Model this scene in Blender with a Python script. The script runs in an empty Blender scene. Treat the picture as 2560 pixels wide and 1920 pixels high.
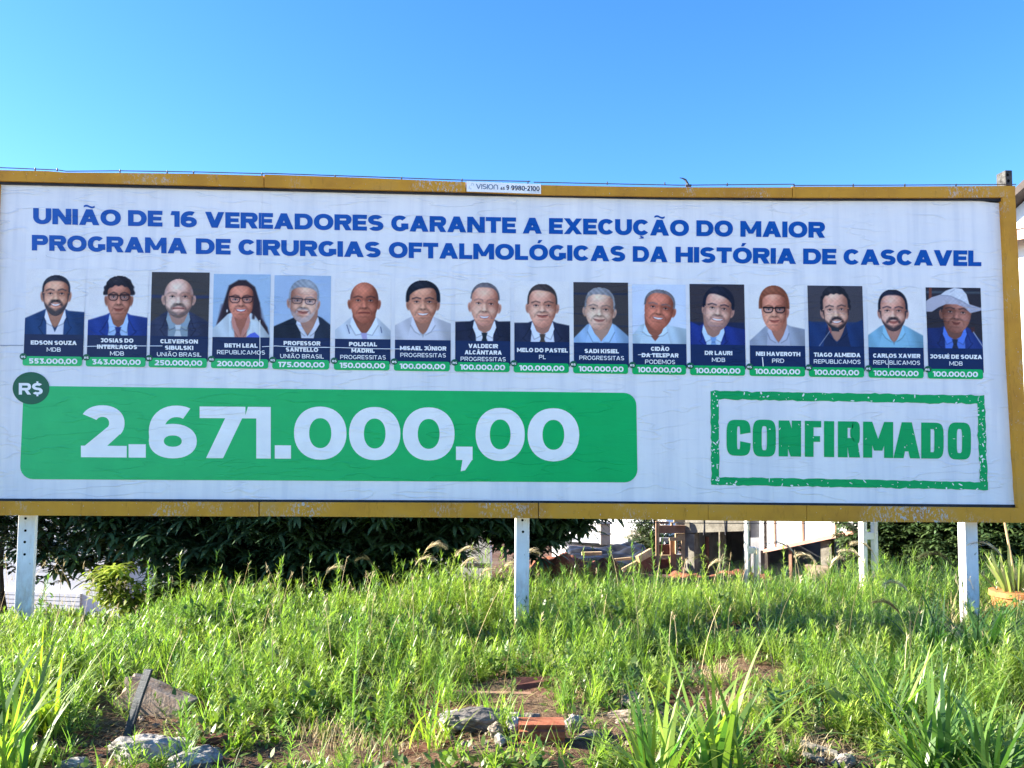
import bpy, bmesh, math, random
import numpy as np
from mathutils import Vector, Matrix, noise

# ------------------------------------------------------------------ camera, sky, sun, exposure
S = bpy.context.scene
COL = S.collection
EYE = np.array([0.0, 0.0, 1.68])
FPX = 2100.0                      # focal length in photo pixels (photo 2560 x 1920)
YAW, PITCH, ROLL = 0.03531746, 0.06481999, 0.00747782
D = 7.4254                        # distance of the billboard's face
cy_, sy_, cp_, sp_, cr_, sr_ = math.cos(YAW), math.sin(YAW), math.cos(PITCH), math.sin(PITCH), math.cos(ROLL), math.sin(ROLL)
FW = np.array([sy_*cp_, cy_*cp_, sp_]); R0 = np.array([cy_, -sy_, 0.0]); U0 = np.cross(R0, FW)
RT = R0*cr_ + U0*sr_; UP = -R0*sr_ + U0*cr_

cam = bpy.data.cameras.new('camera'); co = bpy.data.objects.new('camera', cam); COL.objects.link(co)
cam.sensor_width = 36.0; cam.lens = 36.0*FPX/2560.0; cam.clip_start = 0.05; cam.clip_end = 3000
co.matrix_world = Matrix(((RT[0], UP[0], -FW[0], EYE[0]), (RT[1], UP[1], -FW[1], EYE[1]), (RT[2], UP[2], -FW[2], EYE[2]), (0, 0, 0, 1)))
S.camera = co

SUN_EL, SUN_A = math.radians(24.0), math.radians(6.0)     # light travels to +x, a little towards the camera
sun_dir = Vector((math.cos(SUN_EL)*math.cos(SUN_A), -math.cos(SUN_EL)*math.sin(SUN_A), -math.sin(SUN_EL)))
sl = bpy.data.lights.new('sun', 'SUN'); sl.energy = 5.0; sl.angle = math.radians(0.5); sl.color = (1.0, 0.93, 0.80)
so = bpy.data.objects.new('sun', sl); COL.objects.link(so); so.rotation_euler = sun_dir.to_track_quat('-Z', 'Y').to_euler(); so.location = (-20, 5, 12)

W = bpy.data.worlds.new('World'); S.world = W; W.use_nodes = True
wn = W.node_tree.nodes; wl = W.node_tree.links
sky = wn.new('ShaderNodeTexSky'); sky.sky_type = 'NISHITA'; sky.sun_disc = False
sky.sun_elevation = SUN_EL
sky.sun_rotation = math.atan2(-sun_dir.x, -sun_dir.y)     # towards the sun, measured from +y
sky.air_density = 1.0; sky.dust_density = 0.3; sky.ozone_density = 6.0
hs = wn.new('ShaderNodeHueSaturation'); hs.inputs['Saturation'].default_value = 1.16; hs.inputs['Hue'].default_value = 0.508; hs.inputs['Value'].default_value = 1.0
wl.new(sky.outputs[0], hs.inputs['Color']); wl.new(hs.outputs[0], wn['Background'].inputs[0])
wn['Background'].inputs[1].default_value = 0.076
S.view_settings.view_transform = 'Standard'; S.view_settings.look = 'None'; S.view_settings.gamma = 1
S.view_settings.exposure = 2.45
S.render.engine = 'CYCLES'
S.cycles.max_bounces = 8; S.cycles.transparent_max_bounces = 8

# ------------------------------------------------------------------ helpers
def at(px, py, y):
    """point at distance y that the photo shows at pixel (px, py)"""
    d = FW + RT*((px-1280)/FPX) - UP*((py-960)/FPX)
    return EYE + d*(y/d[1])
def on_ground(px, py, z=0.0):
    d = FW + RT*((px-1280)/FPX) - UP*((py-960)/FPX)
    return EYE + d*((z-EYE[2])/d[2])
def proj(p):
    v = np.asarray(p, float)-EYE
    w = v@FW
    return 1280+FPX*(v@RT)/w, 960-FPX*(v@UP)/w
rng = np.random.default_rng(7)
random.seed(7)

def lin(c):
    c = np.asarray(c, float)/255.0
    return np.where(c <= 0.04045, c/12.92, ((c+0.055)/1.055)**2.4)

def tag(o, label=None, cat=None, group=None, kind=None):
    if label: o['label'] = label
    if cat: o['category'] = cat
    if group: o['group'] = group
    if kind: o['kind'] = kind
    return o
def thing(name, label, cat, loc=(0, 0, 0), group=None):
    o = bpy.data.objects.new(name, None); COL.objects.link(o); o.location = loc; o.empty_display_size = 0.2
    return tag(o, label, cat, group)
def link(o, parent=None):
    COL.objects.link(o)
    if parent is not None:
        o.parent = parent
        off = Vector(parent.location)
        if parent.parent is not None: off = Vector((0, 0, 0))     # parts keep world coordinates
        o.matrix_parent_inverse = Matrix.Translation(-off)
    return o
def dup(root, loc, rz=0.0, sc=1.0, label=None):
    r = root.copy(); COL.objects.link(r); r.location = loc; r.rotation_euler = (0, 0, rz); r.scale = (sc, sc, sc)
    if label: r['label'] = label
    for ch in list(root.children):
        c = ch.copy(); COL.objects.link(c); c.parent = r
    return r

class MB:
    def __init__(s): s.v = []; s.f = []; s.m = []
    def poly(s, pts, m=0):
        b = len(s.v); s.v += [tuple(float(c) for c in p) for p in pts]; s.f.append(tuple(range(b, b+len(pts)))); s.m.append(m)
    def hexa(s, a, b, m=0):
        """a: four lower points, b: four upper points"""
        k = len(s.v); s.v += [tuple(map(float, p)) for p in list(a)+list(b)]
        for q in ((3, 2, 1, 0), (4, 5, 6, 7), (0, 1, 5, 4), (1, 2, 6, 5), (2, 3, 7, 6), (3, 0, 4, 7)):
            s.f.append(tuple(k+i for i in q)); s.m.append(m)
    def box(s, x0, y0, z0, x1, y1, z1, m=0):
        s.hexa([(x0, y0, z0), (x1, y0, z0), (x1, y1, z0), (x0, y1, z0)], [(x0, y0, z1), (x1, y0, z1), (x1, y1, z1), (x0, y1, z1)], m)
    def prism(s, pts, y0, y1, m=0):
        """outline pts (x,z) at front y0, back at y1"""
        n = len(pts); k = len(s.v)
        s.v += [(float(x), y0, float(z)) for x, z in pts]+[(float(x), y1, float(z)) for x, z in pts]
        s.f.append(tuple(range(k, k+n))); s.m.append(m)
        s.f.append(tuple(range(k+2*n-1, k+n-1, -1))); s.m.append(m)
        for i in range(n):
            j = (i+1) % n; s.f.append((k+j, k+i, k+n+i, k+n+j)); s.m.append(m)
    def tube(s, pts, rad, n=8, m=0, cap=True):
        pts = [np.asarray(p, float) for p in pts]; k = len(s.v)
        if not hasattr(rad, '__len__'): rad = [rad]*len(pts)
        for i, p in enumerate(pts):
            t = pts[min(i+1, len(pts)-1)]-pts[max(i-1, 0)]; t = t/(np.linalg.norm(t)+1e-9)
            a = np.cross(t, (0, 0, 1) if abs(t[2]) < 0.9 else (1, 0, 0)); a /= np.linalg.norm(a); b = np.cross(t, a)
            for j in range(n):
                q = 2*math.pi*j/n; s.v.append(tuple(p+rad[i]*(a*math.cos(q)+b*math.sin(q))))
        for i in range(len(pts)-1):
            for j in range(n):
                j2 = (j+1) % n
                s.f.append((k+i*n+j, k+i*n+j2, k+(i+1)*n+j2, k+(i+1)*n+j)); s.m.append(m)
        if cap:
            s.f.append(tuple(k+j for j in range(n-1, -1, -1))); s.m.append(m)
            e = k+(len(pts)-1)*n; s.f.append(tuple(e+j for j in range(n))); s.m.append(m)
    def build(s, name, mats, parent=None, smooth=False, bevel=0):
        me = bpy.data.meshes.new(name); me.from_pydata(s.v, [], s.f)
        for mt in (mats if isinstance(mats, (list, tuple)) else [mats]): me.materials.append(mt)
        if any(s.m): me.polygons.foreach_set('material_index', s.m)
        if smooth: me.polygons.foreach_set('use_smooth', [True]*len(s.f))
        me.update()
        o = bpy.data.objects.new(name, me); link(o, parent)
        if bevel:
            b = o.modifiers.new('bevel', 'BEVEL'); b.width = bevel; b.segments = 2; b.limit_method = 'ANGLE'; b.angle_limit = math.radians(40)
        return o

def mesh_np(name, V, F, mat, parent=None, col=None, smooth=False):
    me = bpy.data.meshes.new(name); n = F.shape[1]
    me.vertices.add(len(V)); me.vertices.foreach_set('co', np.asarray(V, np.float32).ravel())
    me.loops.add(F.size); me.loops.foreach_set('vertex_index', F.astype(np.int32).ravel())
    me.polygons.add(len(F)); me.polygons.foreach_set('loop_start', np.arange(0, F.size, n, dtype=np.int32))
    if smooth: me.polygons.foreach_set('use_smooth', np.ones(len(F), bool))
    if col is not None:
        a = me.color_attributes.new('Col', 'FLOAT_COLOR', 'POINT')
        a.data.foreach_set('color', np.concatenate([col, np.ones((len(col), 1))], 1).astype(np.float32).ravel())
    me.update(calc_edges=True); me.validate()
    me.materials.append(mat)
    o = bpy.data.objects.new(name, me); link(o, parent)
    return o

# ------------------------------------------------------------------ materials
class NT:
    def __init__(s, name):
        s.m = bpy.data.materials.new(name); s.m.use_nodes = True; s.t = s.m.node_tree; s.p = s.t.nodes['Principled BSDF']
    def n(s, typ, **kw):
        x = s.t.nodes.new(typ)
        for k, v in kw.items():
            if k.startswith('i_'): x.inputs[k[2:].replace('_', ' ')].default_value = v
            else: setattr(x, k, v)
        return x
    def l(s, a, b): s.t.links.new(a, b)
    def ramp(s, fac, stops):
        r = s.n('ShaderNodeValToRGB'); e = r.color_ramp.elements
        while len(e) < len(stops): e.new(0.5)
        for i, (p, c) in enumerate(stops): e[i].position = p; e[i].color = tuple(c)+(1,) if len(c) == 3 else c
        s.l(fac, r.inputs[0]); return r
    def noise(s, vec, scale, detail=4, rough=0.55):
        x = s.n('ShaderNodeTexNoise'); x.inputs['Scale'].default_value = scale; x.inputs['Detail'].default_value = detail; x.inputs['Roughness'].default_value = rough
        s.l(vec, x.inputs['Vector']); return x
    def pos(s, sc=(1, 1, 1)):
        g = s.n('ShaderNodeNewGeometry'); m = s.n('ShaderNodeMapping'); m.inputs['Scale'].default_value = sc
        s.l(g.outputs['Position'], m.inputs['Vector']); return m.outputs[0]
    def mix(s, fac, a, b, typ='MIX'):
        x = s.n('ShaderNodeMix'); x.data_type = 'RGBA'; x.blend_type = typ
        for sock, v in ((x.inputs[0], fac), (x.inputs[6], a), (x.inputs[7], b)):
            if isinstance(v, (int, float)): sock.default_value = v
            elif isinstance(v, (tuple, list)): sock.default_value = tuple(v)+(1,)
            else: s.l(v, sock)
        return x.outputs[2]
    def bump(s, h, strength=0.4, dist=0.01):
        b = s.n('ShaderNodeBump'); b.inputs['Strength'].default_value = strength; b.inputs['Distance'].default_value = dist
        s.l(h, b.inputs['Height']); s.l(b.outputs[0], s.p.inputs['Normal']); return b
    def set(s, col=None, rough=0.7, spec=0.3, metal=0):
        if col is not None:
            if isinstance(col, (tuple, list, np.ndarray)): s.p.inputs['Base Color'].default_value = tuple(col)[:3]+(1,)
            else: s.l(col, s.p.inputs['Base Color'])
        s.p.inputs['Roughness'].default_value = rough; s.p.inputs['Specular IOR Level'].default_value = spec; s.p.inputs['Metallic'].default_value = metal
        return s

def speckle(name, c1, c2, scale=8, rough=0.85, bump=0.3, detail=6, spec=0.25, lo=0.35, hi=0.65, dist=0.01):
    k = NT(name); v = k.pos(); a = k.noise(v, scale, detail, 0.65)
    r = k.ramp(a.outputs[0], [(lo, c1), (hi, c2)])
    k.set(r.outputs[0], rough, spec)
    if bump: k.bump(k.noise(v, scale*5, 5, 0.6).outputs[0], bump, dist)
    return k.m

def wrinkles(k):
    """bump of pasted paper: long creases that run mostly level"""
    v = k.pos((0.9, 1.0, 4.6)); w = k.noise(v, 1.3, 3, 0.5)
    add = k.n('ShaderNodeVectorMath', operation='ADD'); sc = k.n('ShaderNodeVectorMath', operation='SCALE'); sc.inputs['Scale'].default_value = 0.55
    k.l(w.outputs['Color'], sc.inputs[0]); k.l(v, add.inputs[0]); k.l(sc.outputs[0], add.inputs[1])
    n1 = k.noise(add.outputs[0], 1.7, 2.0, 0.5)
    m1 = k.n('ShaderNodeMath', operation='SUBTRACT'); m1.inputs[1].default_value = 0.5; k.l(n1.outputs[0], m1.inputs[0])
    m2 = k.n('ShaderNodeMath', operation='ABSOLUTE'); k.l(m1.outputs[0], m2.inputs[0])
    r = k.ramp(m2.outputs[0], [(0.0, (1, 1, 1)), (0.022, (0, 0, 0))])
    # creases come and go
    gate = k.ramp(k.noise(k.pos((0.9, 1, 1.6)), 2.3, 2, 0.5).outputs[0], [(0.40, (0, 0, 0)), (0.58, (1, 1, 1))])
    mu = k.n('ShaderNodeMath', operation='MULTIPLY'); k.l(r.outputs[0], mu.inputs[0]); k.l(gate.outputs[0], mu.inputs[1])
    n2 = k.noise(k.pos((1.2, 1, 5.0)), 3.0, 4, 0.55)
    m3 = k.n('ShaderNodeMath', operation='MULTIPLY_ADD'); m3.inputs[1].default_value = 1.1
    k.l(n2.outputs[0], m3.inputs[0]); k.l(mu.outputs[0], m3.inputs[2])
    k.bump(m3.outputs[0], 0.50, 0.012)
    return mu.outputs[0]

def ink(name, c, grad=None, attr=False):
    k = NT(name); cr = wrinkles(k)
    if attr:
        a = k.n('ShaderNodeAttribute', attribute_name='Col'); base = a.outputs['Color']
    elif grad:
        sp = k.n('ShaderNodeSeparateXYZ'); k.l(k.pos(), sp.inputs[0])
        mr = k.n('ShaderNodeMapRange'); mr.inputs[1].default_value = -4.2; mr.inputs[2].default_value = 4.6; k.l(sp.outputs[0], mr.inputs[0])
        base = k.ramp(mr.outputs[0], [(0.0, tuple(lin(c))), (0.55, tuple(lin(grad)))]).outputs[0]
    else: base = None
    if base is None: base = tuple(lin(c))
    v = k.noise(k.pos((1, 1, 1)), 5, 5, 0.6)
    tone = k.ramp(v.outputs[0], [(0.3, (0.90, 0.90, 0.92)), (0.7, (1.0, 1.0, 1.0))])
    k.set(k.mix(1.0, base, tone.outputs[0], 'MULTIPLY'), 0.72, 0.2)
    return k.m

M = {}
k = NT('paper'); cr = wrinkles(k)
st = k.noise(k.pos((5.0, 1, 0.35)), 1.6, 4, 0.6)          # ghost of the older bill under the sheet: upright streaks
stc = k.ramp(st.outputs[0], [(0.35, (0.76, 0.76, 0.75)), (0.5, (0.84, 0.83, 0.80)), (0.66, (0.87, 0.86, 0.82))])
bl = k.noise(k.pos((1.3, 1, 1.3)), 1.1, 3, 0.5); blc = k.ramp(bl.outputs[0], [(0.4, (0.93, 0.94, 0.97)), (0.62, (1, 0.99, 1))])
k.set(k.mix(1.0, stc.outputs[0], blc.outputs[0], 'MULTIPLY'), 0.75, 0.2); M['paper'] = k.m
M['ink_blue'] = ink('ink_blue', (44, 96, 172), grad=(3, 84, 166))
M['ink_navy'] = ink('ink_navy', (46, 58, 86), grad=(22, 46, 88))
M['ink_green'] = ink('ink_green', (66, 196, 118), grad=(10, 182, 96))
M['ink_badge'] = ink('ink_badge', (58, 108, 82), grad=(30, 98, 72))
M['ink_stamp'] = ink('ink_stamp', (14, 168, 92))
M['ink_white'] = ink('ink_white', (248, 248, 242))
M['ink_grey'] = ink('ink_grey', (105, 125, 150))
M['ink_pale'] = ink('ink_pale', (186, 200, 212))
M['ink_dark'] = ink('ink_dark', (20, 34, 66))
M['portrait'] = ink('portrait_print', None, attr=True)

k = NT('yellow_paint'); v = k.pos((1, 1, 1))
a = k.noise(v, 2.2, 5, 0.6); base = k.ramp(a.outputs[0], [(0.3, (0.46, 0.20, 0.016)), (0.55, (0.60, 0.28, 0.018)), (0.75, (0.52, 0.27, 0.05))])
g = k.noise(k.pos((1.6, 1, 1.2)), 1.3, 3, 0.5); fl = k.noise(k.pos((2.0, 1, 1.0)), 34, 4, 0.7)
gate = k.ramp(g.outputs[0], [(0.52, (0, 0, 0)), (0.70, (1, 1, 1))]); flk = k.ramp(fl.outputs[0], [(0.52, (0, 0, 0)), (0.6, (1, 1, 1))])
mu = k.n('ShaderNodeMath', operation='MULTIPLY'); k.l(gate.outputs[0], mu.inputs[0]); k.l(flk.outputs[0], mu.inputs[1])
fleck = k.ramp(k.noise(v, 60, 2, 0.5).outputs[0], [(0.71, (0, 0, 0)), (0.74, (1, 1, 1))])
mx = k.n('ShaderNodeMath', operation='MAXIMUM'); k.l(mu.outputs[0], mx.inputs[0]); k.l(fleck.outputs[0], mx.inputs[1])
grime = k.ramp(k.noise(k.pos((7, 1, 1.5)), 4, 6, 0.7).outputs[0], [(0.58, (1, 1, 1)), (0.75, (0.6, 0.55, 0.45))])
c = k.mix(1.0, base.outputs[0], grime.outputs[0], 'MULTIPLY')
c = k.mix(mx.outputs[0], c, (0.50, 0.49, 0.47))
k.set(c, 0.6, 0.3); k.bump(mx.outputs[0], 0.4, 0.003); M['yellow'] = k.m
M['black'] = speckle('black_strip', (0.010, 0.012, 0.018), (0.03, 0.032, 0.04), 12, 0.6, 0.2)
M['wire'] = speckle('wire', (0.03, 0.035, 0.045), (0.06, 0.06, 0.07), 20, 0.5, 0)
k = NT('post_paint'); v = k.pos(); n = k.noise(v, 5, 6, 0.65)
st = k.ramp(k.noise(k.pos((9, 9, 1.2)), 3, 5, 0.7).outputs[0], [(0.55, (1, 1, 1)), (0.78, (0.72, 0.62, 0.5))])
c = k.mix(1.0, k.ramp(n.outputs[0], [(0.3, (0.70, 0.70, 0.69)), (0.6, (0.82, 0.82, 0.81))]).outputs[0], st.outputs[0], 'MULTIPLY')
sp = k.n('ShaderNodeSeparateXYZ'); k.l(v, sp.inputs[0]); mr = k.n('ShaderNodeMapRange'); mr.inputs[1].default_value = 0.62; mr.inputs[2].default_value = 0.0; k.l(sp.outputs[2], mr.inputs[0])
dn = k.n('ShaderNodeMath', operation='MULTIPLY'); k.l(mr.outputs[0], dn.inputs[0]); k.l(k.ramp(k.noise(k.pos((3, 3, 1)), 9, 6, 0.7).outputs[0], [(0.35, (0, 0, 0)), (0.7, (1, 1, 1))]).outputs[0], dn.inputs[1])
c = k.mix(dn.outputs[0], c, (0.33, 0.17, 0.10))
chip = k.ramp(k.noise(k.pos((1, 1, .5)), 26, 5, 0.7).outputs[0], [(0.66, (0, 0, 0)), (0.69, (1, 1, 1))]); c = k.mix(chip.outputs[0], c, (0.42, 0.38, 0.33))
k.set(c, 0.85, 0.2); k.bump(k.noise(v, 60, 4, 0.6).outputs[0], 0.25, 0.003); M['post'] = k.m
M['grey_post'] = speckle('weathered_concrete', (0.025, 0.024, 0.023), (0.10, 0.098, 0.095), 22, 0.9, 0.5)
M['hole'] = NT('hole').set((0.01, 0.01, 0.01), 0.9, 0).m
M['concrete'] = speckle('concrete', (0.13, 0.118, 0.094), (0.25, 0.23, 0.19), 7, 0.9, 0.5)
M['stone_tan'] = speckle('stained_concrete', (0.17, 0.105, 0.07), (0.31, 0.25, 0.20), 9, 0.9, 0.5)
M['rock_pale'] = speckle('pale_rubble', (0.13, 0.11, 0.095), (0.40, 0.375, 0.34), 13, 0.9, 0.7)
M['rock_tan'] = speckle('tan_rubble', (0.11, 0.08, 0.06), (0.33, 0.27, 0.21), 12, 0.9, 0.7)
M['rock_dark'] = speckle('dark_rubble', (0.07, 0.06, 0.055), (0.2, 0.18, 0.16), 9, 0.9, 0.7)
M['brick'] = speckle('fired_clay', (0.20, 0.055, 0.026), (0.34, 0.125, 0.065), 14, 0.9, 0.4)
M['rust'] = speckle('rust_steel', (0.09, 0.035, 0.024), (0.17, 0.065, 0.045), 20, 0.8, 0.3)
M['wood'] = speckle('new_boards', (0.34, 0.23, 0.12), (0.50, 0.36, 0.21), 7, 0.8, 0.25)
M['wood_dark'] = speckle('old_boards', (0.20, 0.11, 0.07), (0.30, 0.18, 0.12), 7, 0.85, 0.3)
M['plastic_black'] = speckle('black_plastic', (0.008, 0.008, 0.009), (0.026, 0.026, 0.028), 5, 0.36, 0.15, spec=0.5)
M['bar'] = speckle('grey_bar', (0.018, 0.022, 0.025), (0.04, 0.045, 0.05), 14, 0.55, 0.2)
M['plaster_white'] = speckle('white_plaster', (0.78, 0.78, 0.77), (0.86, 0.86, 0.85), 2.5, 0.9, 0.1)
M['plaster_cream'] = speckle('cream_plaster', (0.27, 0.235, 0.175), (0.36, 0.32, 0.25), 2.0, 0.9, 0.15)
M['plaster_grey'] = speckle('grey_render', (0.16, 0.16, 0.17), (0.26, 0.26, 0.27), 3, 0.9, 0.2)
M['fascia'] = speckle('dark_fascia', (0.03, 0.022, 0.02), (0.06, 0.045, 0.04), 5, 0.7, 0.1)
M['salmon'] = speckle('salmon_trim', (0.55, 0.27, 0.20), (0.66, 0.36, 0.28), 4, 0.8, 0.1)
M['glass_dark'] = NT('window_glass').set((0.02, 0.025, 0.03), 0.12, 0.5).m
M['terracotta'] = speckle('orange_pot', (0.36, 0.13, 0.04), (0.46, 0.19, 0.07), 5, 0.7, 0.2)
M['bark'] = speckle('bark', (0.05, 0.035, 0.025), (0.13, 0.095, 0.07), 10, 0.9, 0.8)
k = NT('roof_metal'); k.set(k.ramp(k.noise(k.pos(), 2, 4).outputs[0], [(0.3, (0.42, 0.43, 0.45)), (0.7, (0.55, 0.56, 0.58))]).outputs[0], 0.5, 0.4); M['roof'] = k.m

# soil: red earth, strewn with dry litter
k = NT('soil'); v = k.pos(); n1 = k.noise(v, 1.1, 6, 0.6); n2 = k.noise(v, 14, 6, 0.7); n3 = k.noise(v, 60, 3, 0.6)
c1 = k.ramp(n2.outputs[0], [(0.3, (0.045, 0.018, 0.011)), (0.5, (0.095, 0.040, 0.026)), (0.7, (0.15, 0.078, 0.052))])
c2 = k.ramp(n2.outputs[0], [(0.3, (0.07, 0.045, 0.03)), (0.7, (0.19, 0.135, 0.09))])
mf = k.ramp(n1.outputs[0], [(0.42, (0, 0, 0)), (0.6, (1, 1, 1))])
k.set(k.mix(mf.outputs[0], c1.outputs[0], c2.outputs[0]), 0.95, 0.1)
ad = k.n('ShaderNodeMath', operation='MULTIPLY_ADD'); ad.inputs[1].default_value = 0.3; k.l(n3.outputs[0], ad.inputs[0]); k.l(n2.outputs[0], ad.inputs[2])
k.bump(ad.outputs[0], 0.9, 0.03); M['soil'] = k.m
M['earth'] = speckle('red_earth', (0.15, 0.045, 0.022), (0.26, 0.10, 0.055), 6, 0.95, 0.8, dist=0.03)

def leaf_mat(name, trans=0.42, rough=0.42, spec=0.5, tcol=(1.35, 1.6, 0.6)):
    k = NT(name); a = k.n('ShaderNodeAttribute', attribute_name='Col')
    k.set(a.outputs['Color'], rough, spec)
    t = k.n('ShaderNodeBsdfTranslucent'); k.l(k.mix(1.0, a.outputs['Color'], tcol, 'MULTIPLY'), t.inputs[0])
    mx = k.n('ShaderNodeMixShader'); mx.inputs[0].default_value = trans
    k.l(k.p.outputs[0], mx.inputs[1]); k.l(t.outputs[0], mx.inputs[2])
    k.l(mx.outputs[0], k.t.nodes['Material Output'].inputs[0]); return k.m
M['weed'] = leaf_mat('weed_leaf'); M['grassblade'] = leaf_mat('grass_blade', 0.5)
M['dry'] = leaf_mat('dry_grass', 0.25, 0.8, 0.1, (1.1, 1.0, 0.8)); M['mango'] = leaf_mat('tree_leaf', 0.25, 0.4, 0.4)
M['plume'] = leaf_mat('seed_head', 0.35, 0.8, 0.1, (1.1, 1.0, 0.8))

# ------------------------------------------------------------------ ground
def ground_z(x, y):
    x = np.asarray(x, float); y = np.asarray(y, float)
    z = 0.035*np.sin(1.7*x+0.6)*np.cos(1.3*y)+0.025*np.sin(3.9*x-1.1*y)+0.015*np.sin(7.3*x+2.9*y)
    s = np.clip((y-7.8)/2.6, 0, 1); s = s*s*(3-2*s)
    left = np.clip((0.2-x)/3.5, 0, 1); left = left*left*(3-2*left)
    b = np.clip((y-12.4)/1.6, 0, 1); b = b*b*(3-2*b)
    z = z-s*(0.34+1.0*left)-0.45*b*(1-left)-0.12*np.clip(y-15.5, 0, 45)
    return z
xs = np.concatenate([np.linspace(-900, -14, 16), np.linspace(-12, 14, 150), np.linspace(16, 900, 16)])
ys = np.concatenate([np.linspace(-60, 0, 8), np.linspace(1, 14, 110), np.linspace(15, 40, 14), np.linspace(60, 1500, 14)])
gx, gy = np.meshgrid(xs, ys); gz = ground_z(gx, gy)
for i in range(gz.shape[0]):
    for j in range(gz.shape[1]):
        if -12 < gx[i, j] < 14 and 1 < gy[i, j] < 14: gz[i, j] += 0.03*noise.fractal(Vector((gx[i, j]*3, gy[i, j]*3, 0)), 1.0, 2.0, 4)
nx, ny = len(xs), len(ys); idx = np.arange(nx*ny).reshape(ny, nx)
F = np.stack([idx[:-1, :-1], idx[:-1, 1:], idx[1:, 1:], idx[1:, :-1]], -1).reshape(-1, 4)
g = mesh_np('ground', np.stack([gx, gy, gz], -1).reshape(-1, 3), F, M['soil'], smooth=True)
tag(g, 'uneven red earth of the vacant lot under the weeds', 'ground', kind='structure')

M['bounce_pavement'] = speckle('pale_concrete_paving', (0.54, 0.51, 0.45), (0.66, 0.62, 0.55), 4, 0.9, 0.2)  # pale so that the added, unseen paving bounces warm light onto the poster
M['asphalt'] = speckle('worn_asphalt', (0.20, 0.195, 0.185), (0.30, 0.29, 0.27), 20, 0.9, 0.3)  # lightened asphalt of the unseen roadway, added for its bounce
mb = MB(); mb.box(-60, -0.6, -0.3, 60, 2.7, 0.10); o = mb.build('bounce_pavement', M['bounce_pavement']); tag(o, 'unseen pale concrete paving added before the lot to bounce sunlight at the board', 'bounce_pavement', kind='structure')
mb = MB(); mb.box(-60, -12, -0.3, 60, -0.62, -0.02 + 0.04); o = mb.build('bounce_road', M['asphalt']); tag(o, 'unseen grey roadway added before the lot to bounce sunlight at the board', 'bounce_road', kind='structure')

# ------------------------------------------------------------------ lettering (own outlines, in cap heights)
def sup(a, n):
    c, s = math.cos(a), math.sin(a)
    return math.copysign(abs(c)**(2/n), c), math.copysign(abs(s)**(2/n), s)
def ring(cx, cy, rx, ry, wx, wy, a0, a1, n=2.15):
    kk = max(4, int(abs(a1-a0)/9)); out = []
    for i in range(kk):
        A, B = math.radians(a0+(a1-a0)*i/kk), math.radians(a0+(a1-a0)*(i+1)/kk)
        (c0, s0), (c1, s1) = sup(A, n), sup(B, n)
        out.append([(cx+rx*c0, cy+ry*s0), (cx+rx*c1, cy+ry*s1), (cx+(rx-wx)*c1, cy+(ry-wy)*s1), (cx+(rx-wx)*c0, cy+(ry-wy)*s0)])
    return out
def rc(x0, y0, x1, y1): return [[(x0, y0), (x1, y0), (x1, y1), (x0, y1)]]
def dg(x0, y0, x1, y1, d): return [[(x0, y0), (x0+d, y0), (x1+d, y1), (x1, y1)]]
WID = dict(A=1.1, B=.93, C=.96, D=1.02, E=.80, F=.78, G=1.0, H=1.0, I=0, J=.72, K=1.0, L=.76, M=1.22, N=1.02, O=1.10, P=.92, Q=1.1, R=.96, S=.88, T=.88, U=.98, V=1.08, X=1.06, Y=1.02, Z=.88)
WID.update({'0': .98, '1': .52, '2': .87, '3': .87, '4': 1.0, '5': .87, '6': .92, '7': .88, '8': .92, '9': .92, '-': .42, '$': .85, 'n': .95, 'c': .96})
ACC = {'Ã': ('A', '~'), 'Ç': ('C', ','), 'Ó': ('O', "'"), 'Ú': ('U', "'"), 'Â': ('A', '^'), 'É': ('E', "'")}
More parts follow.
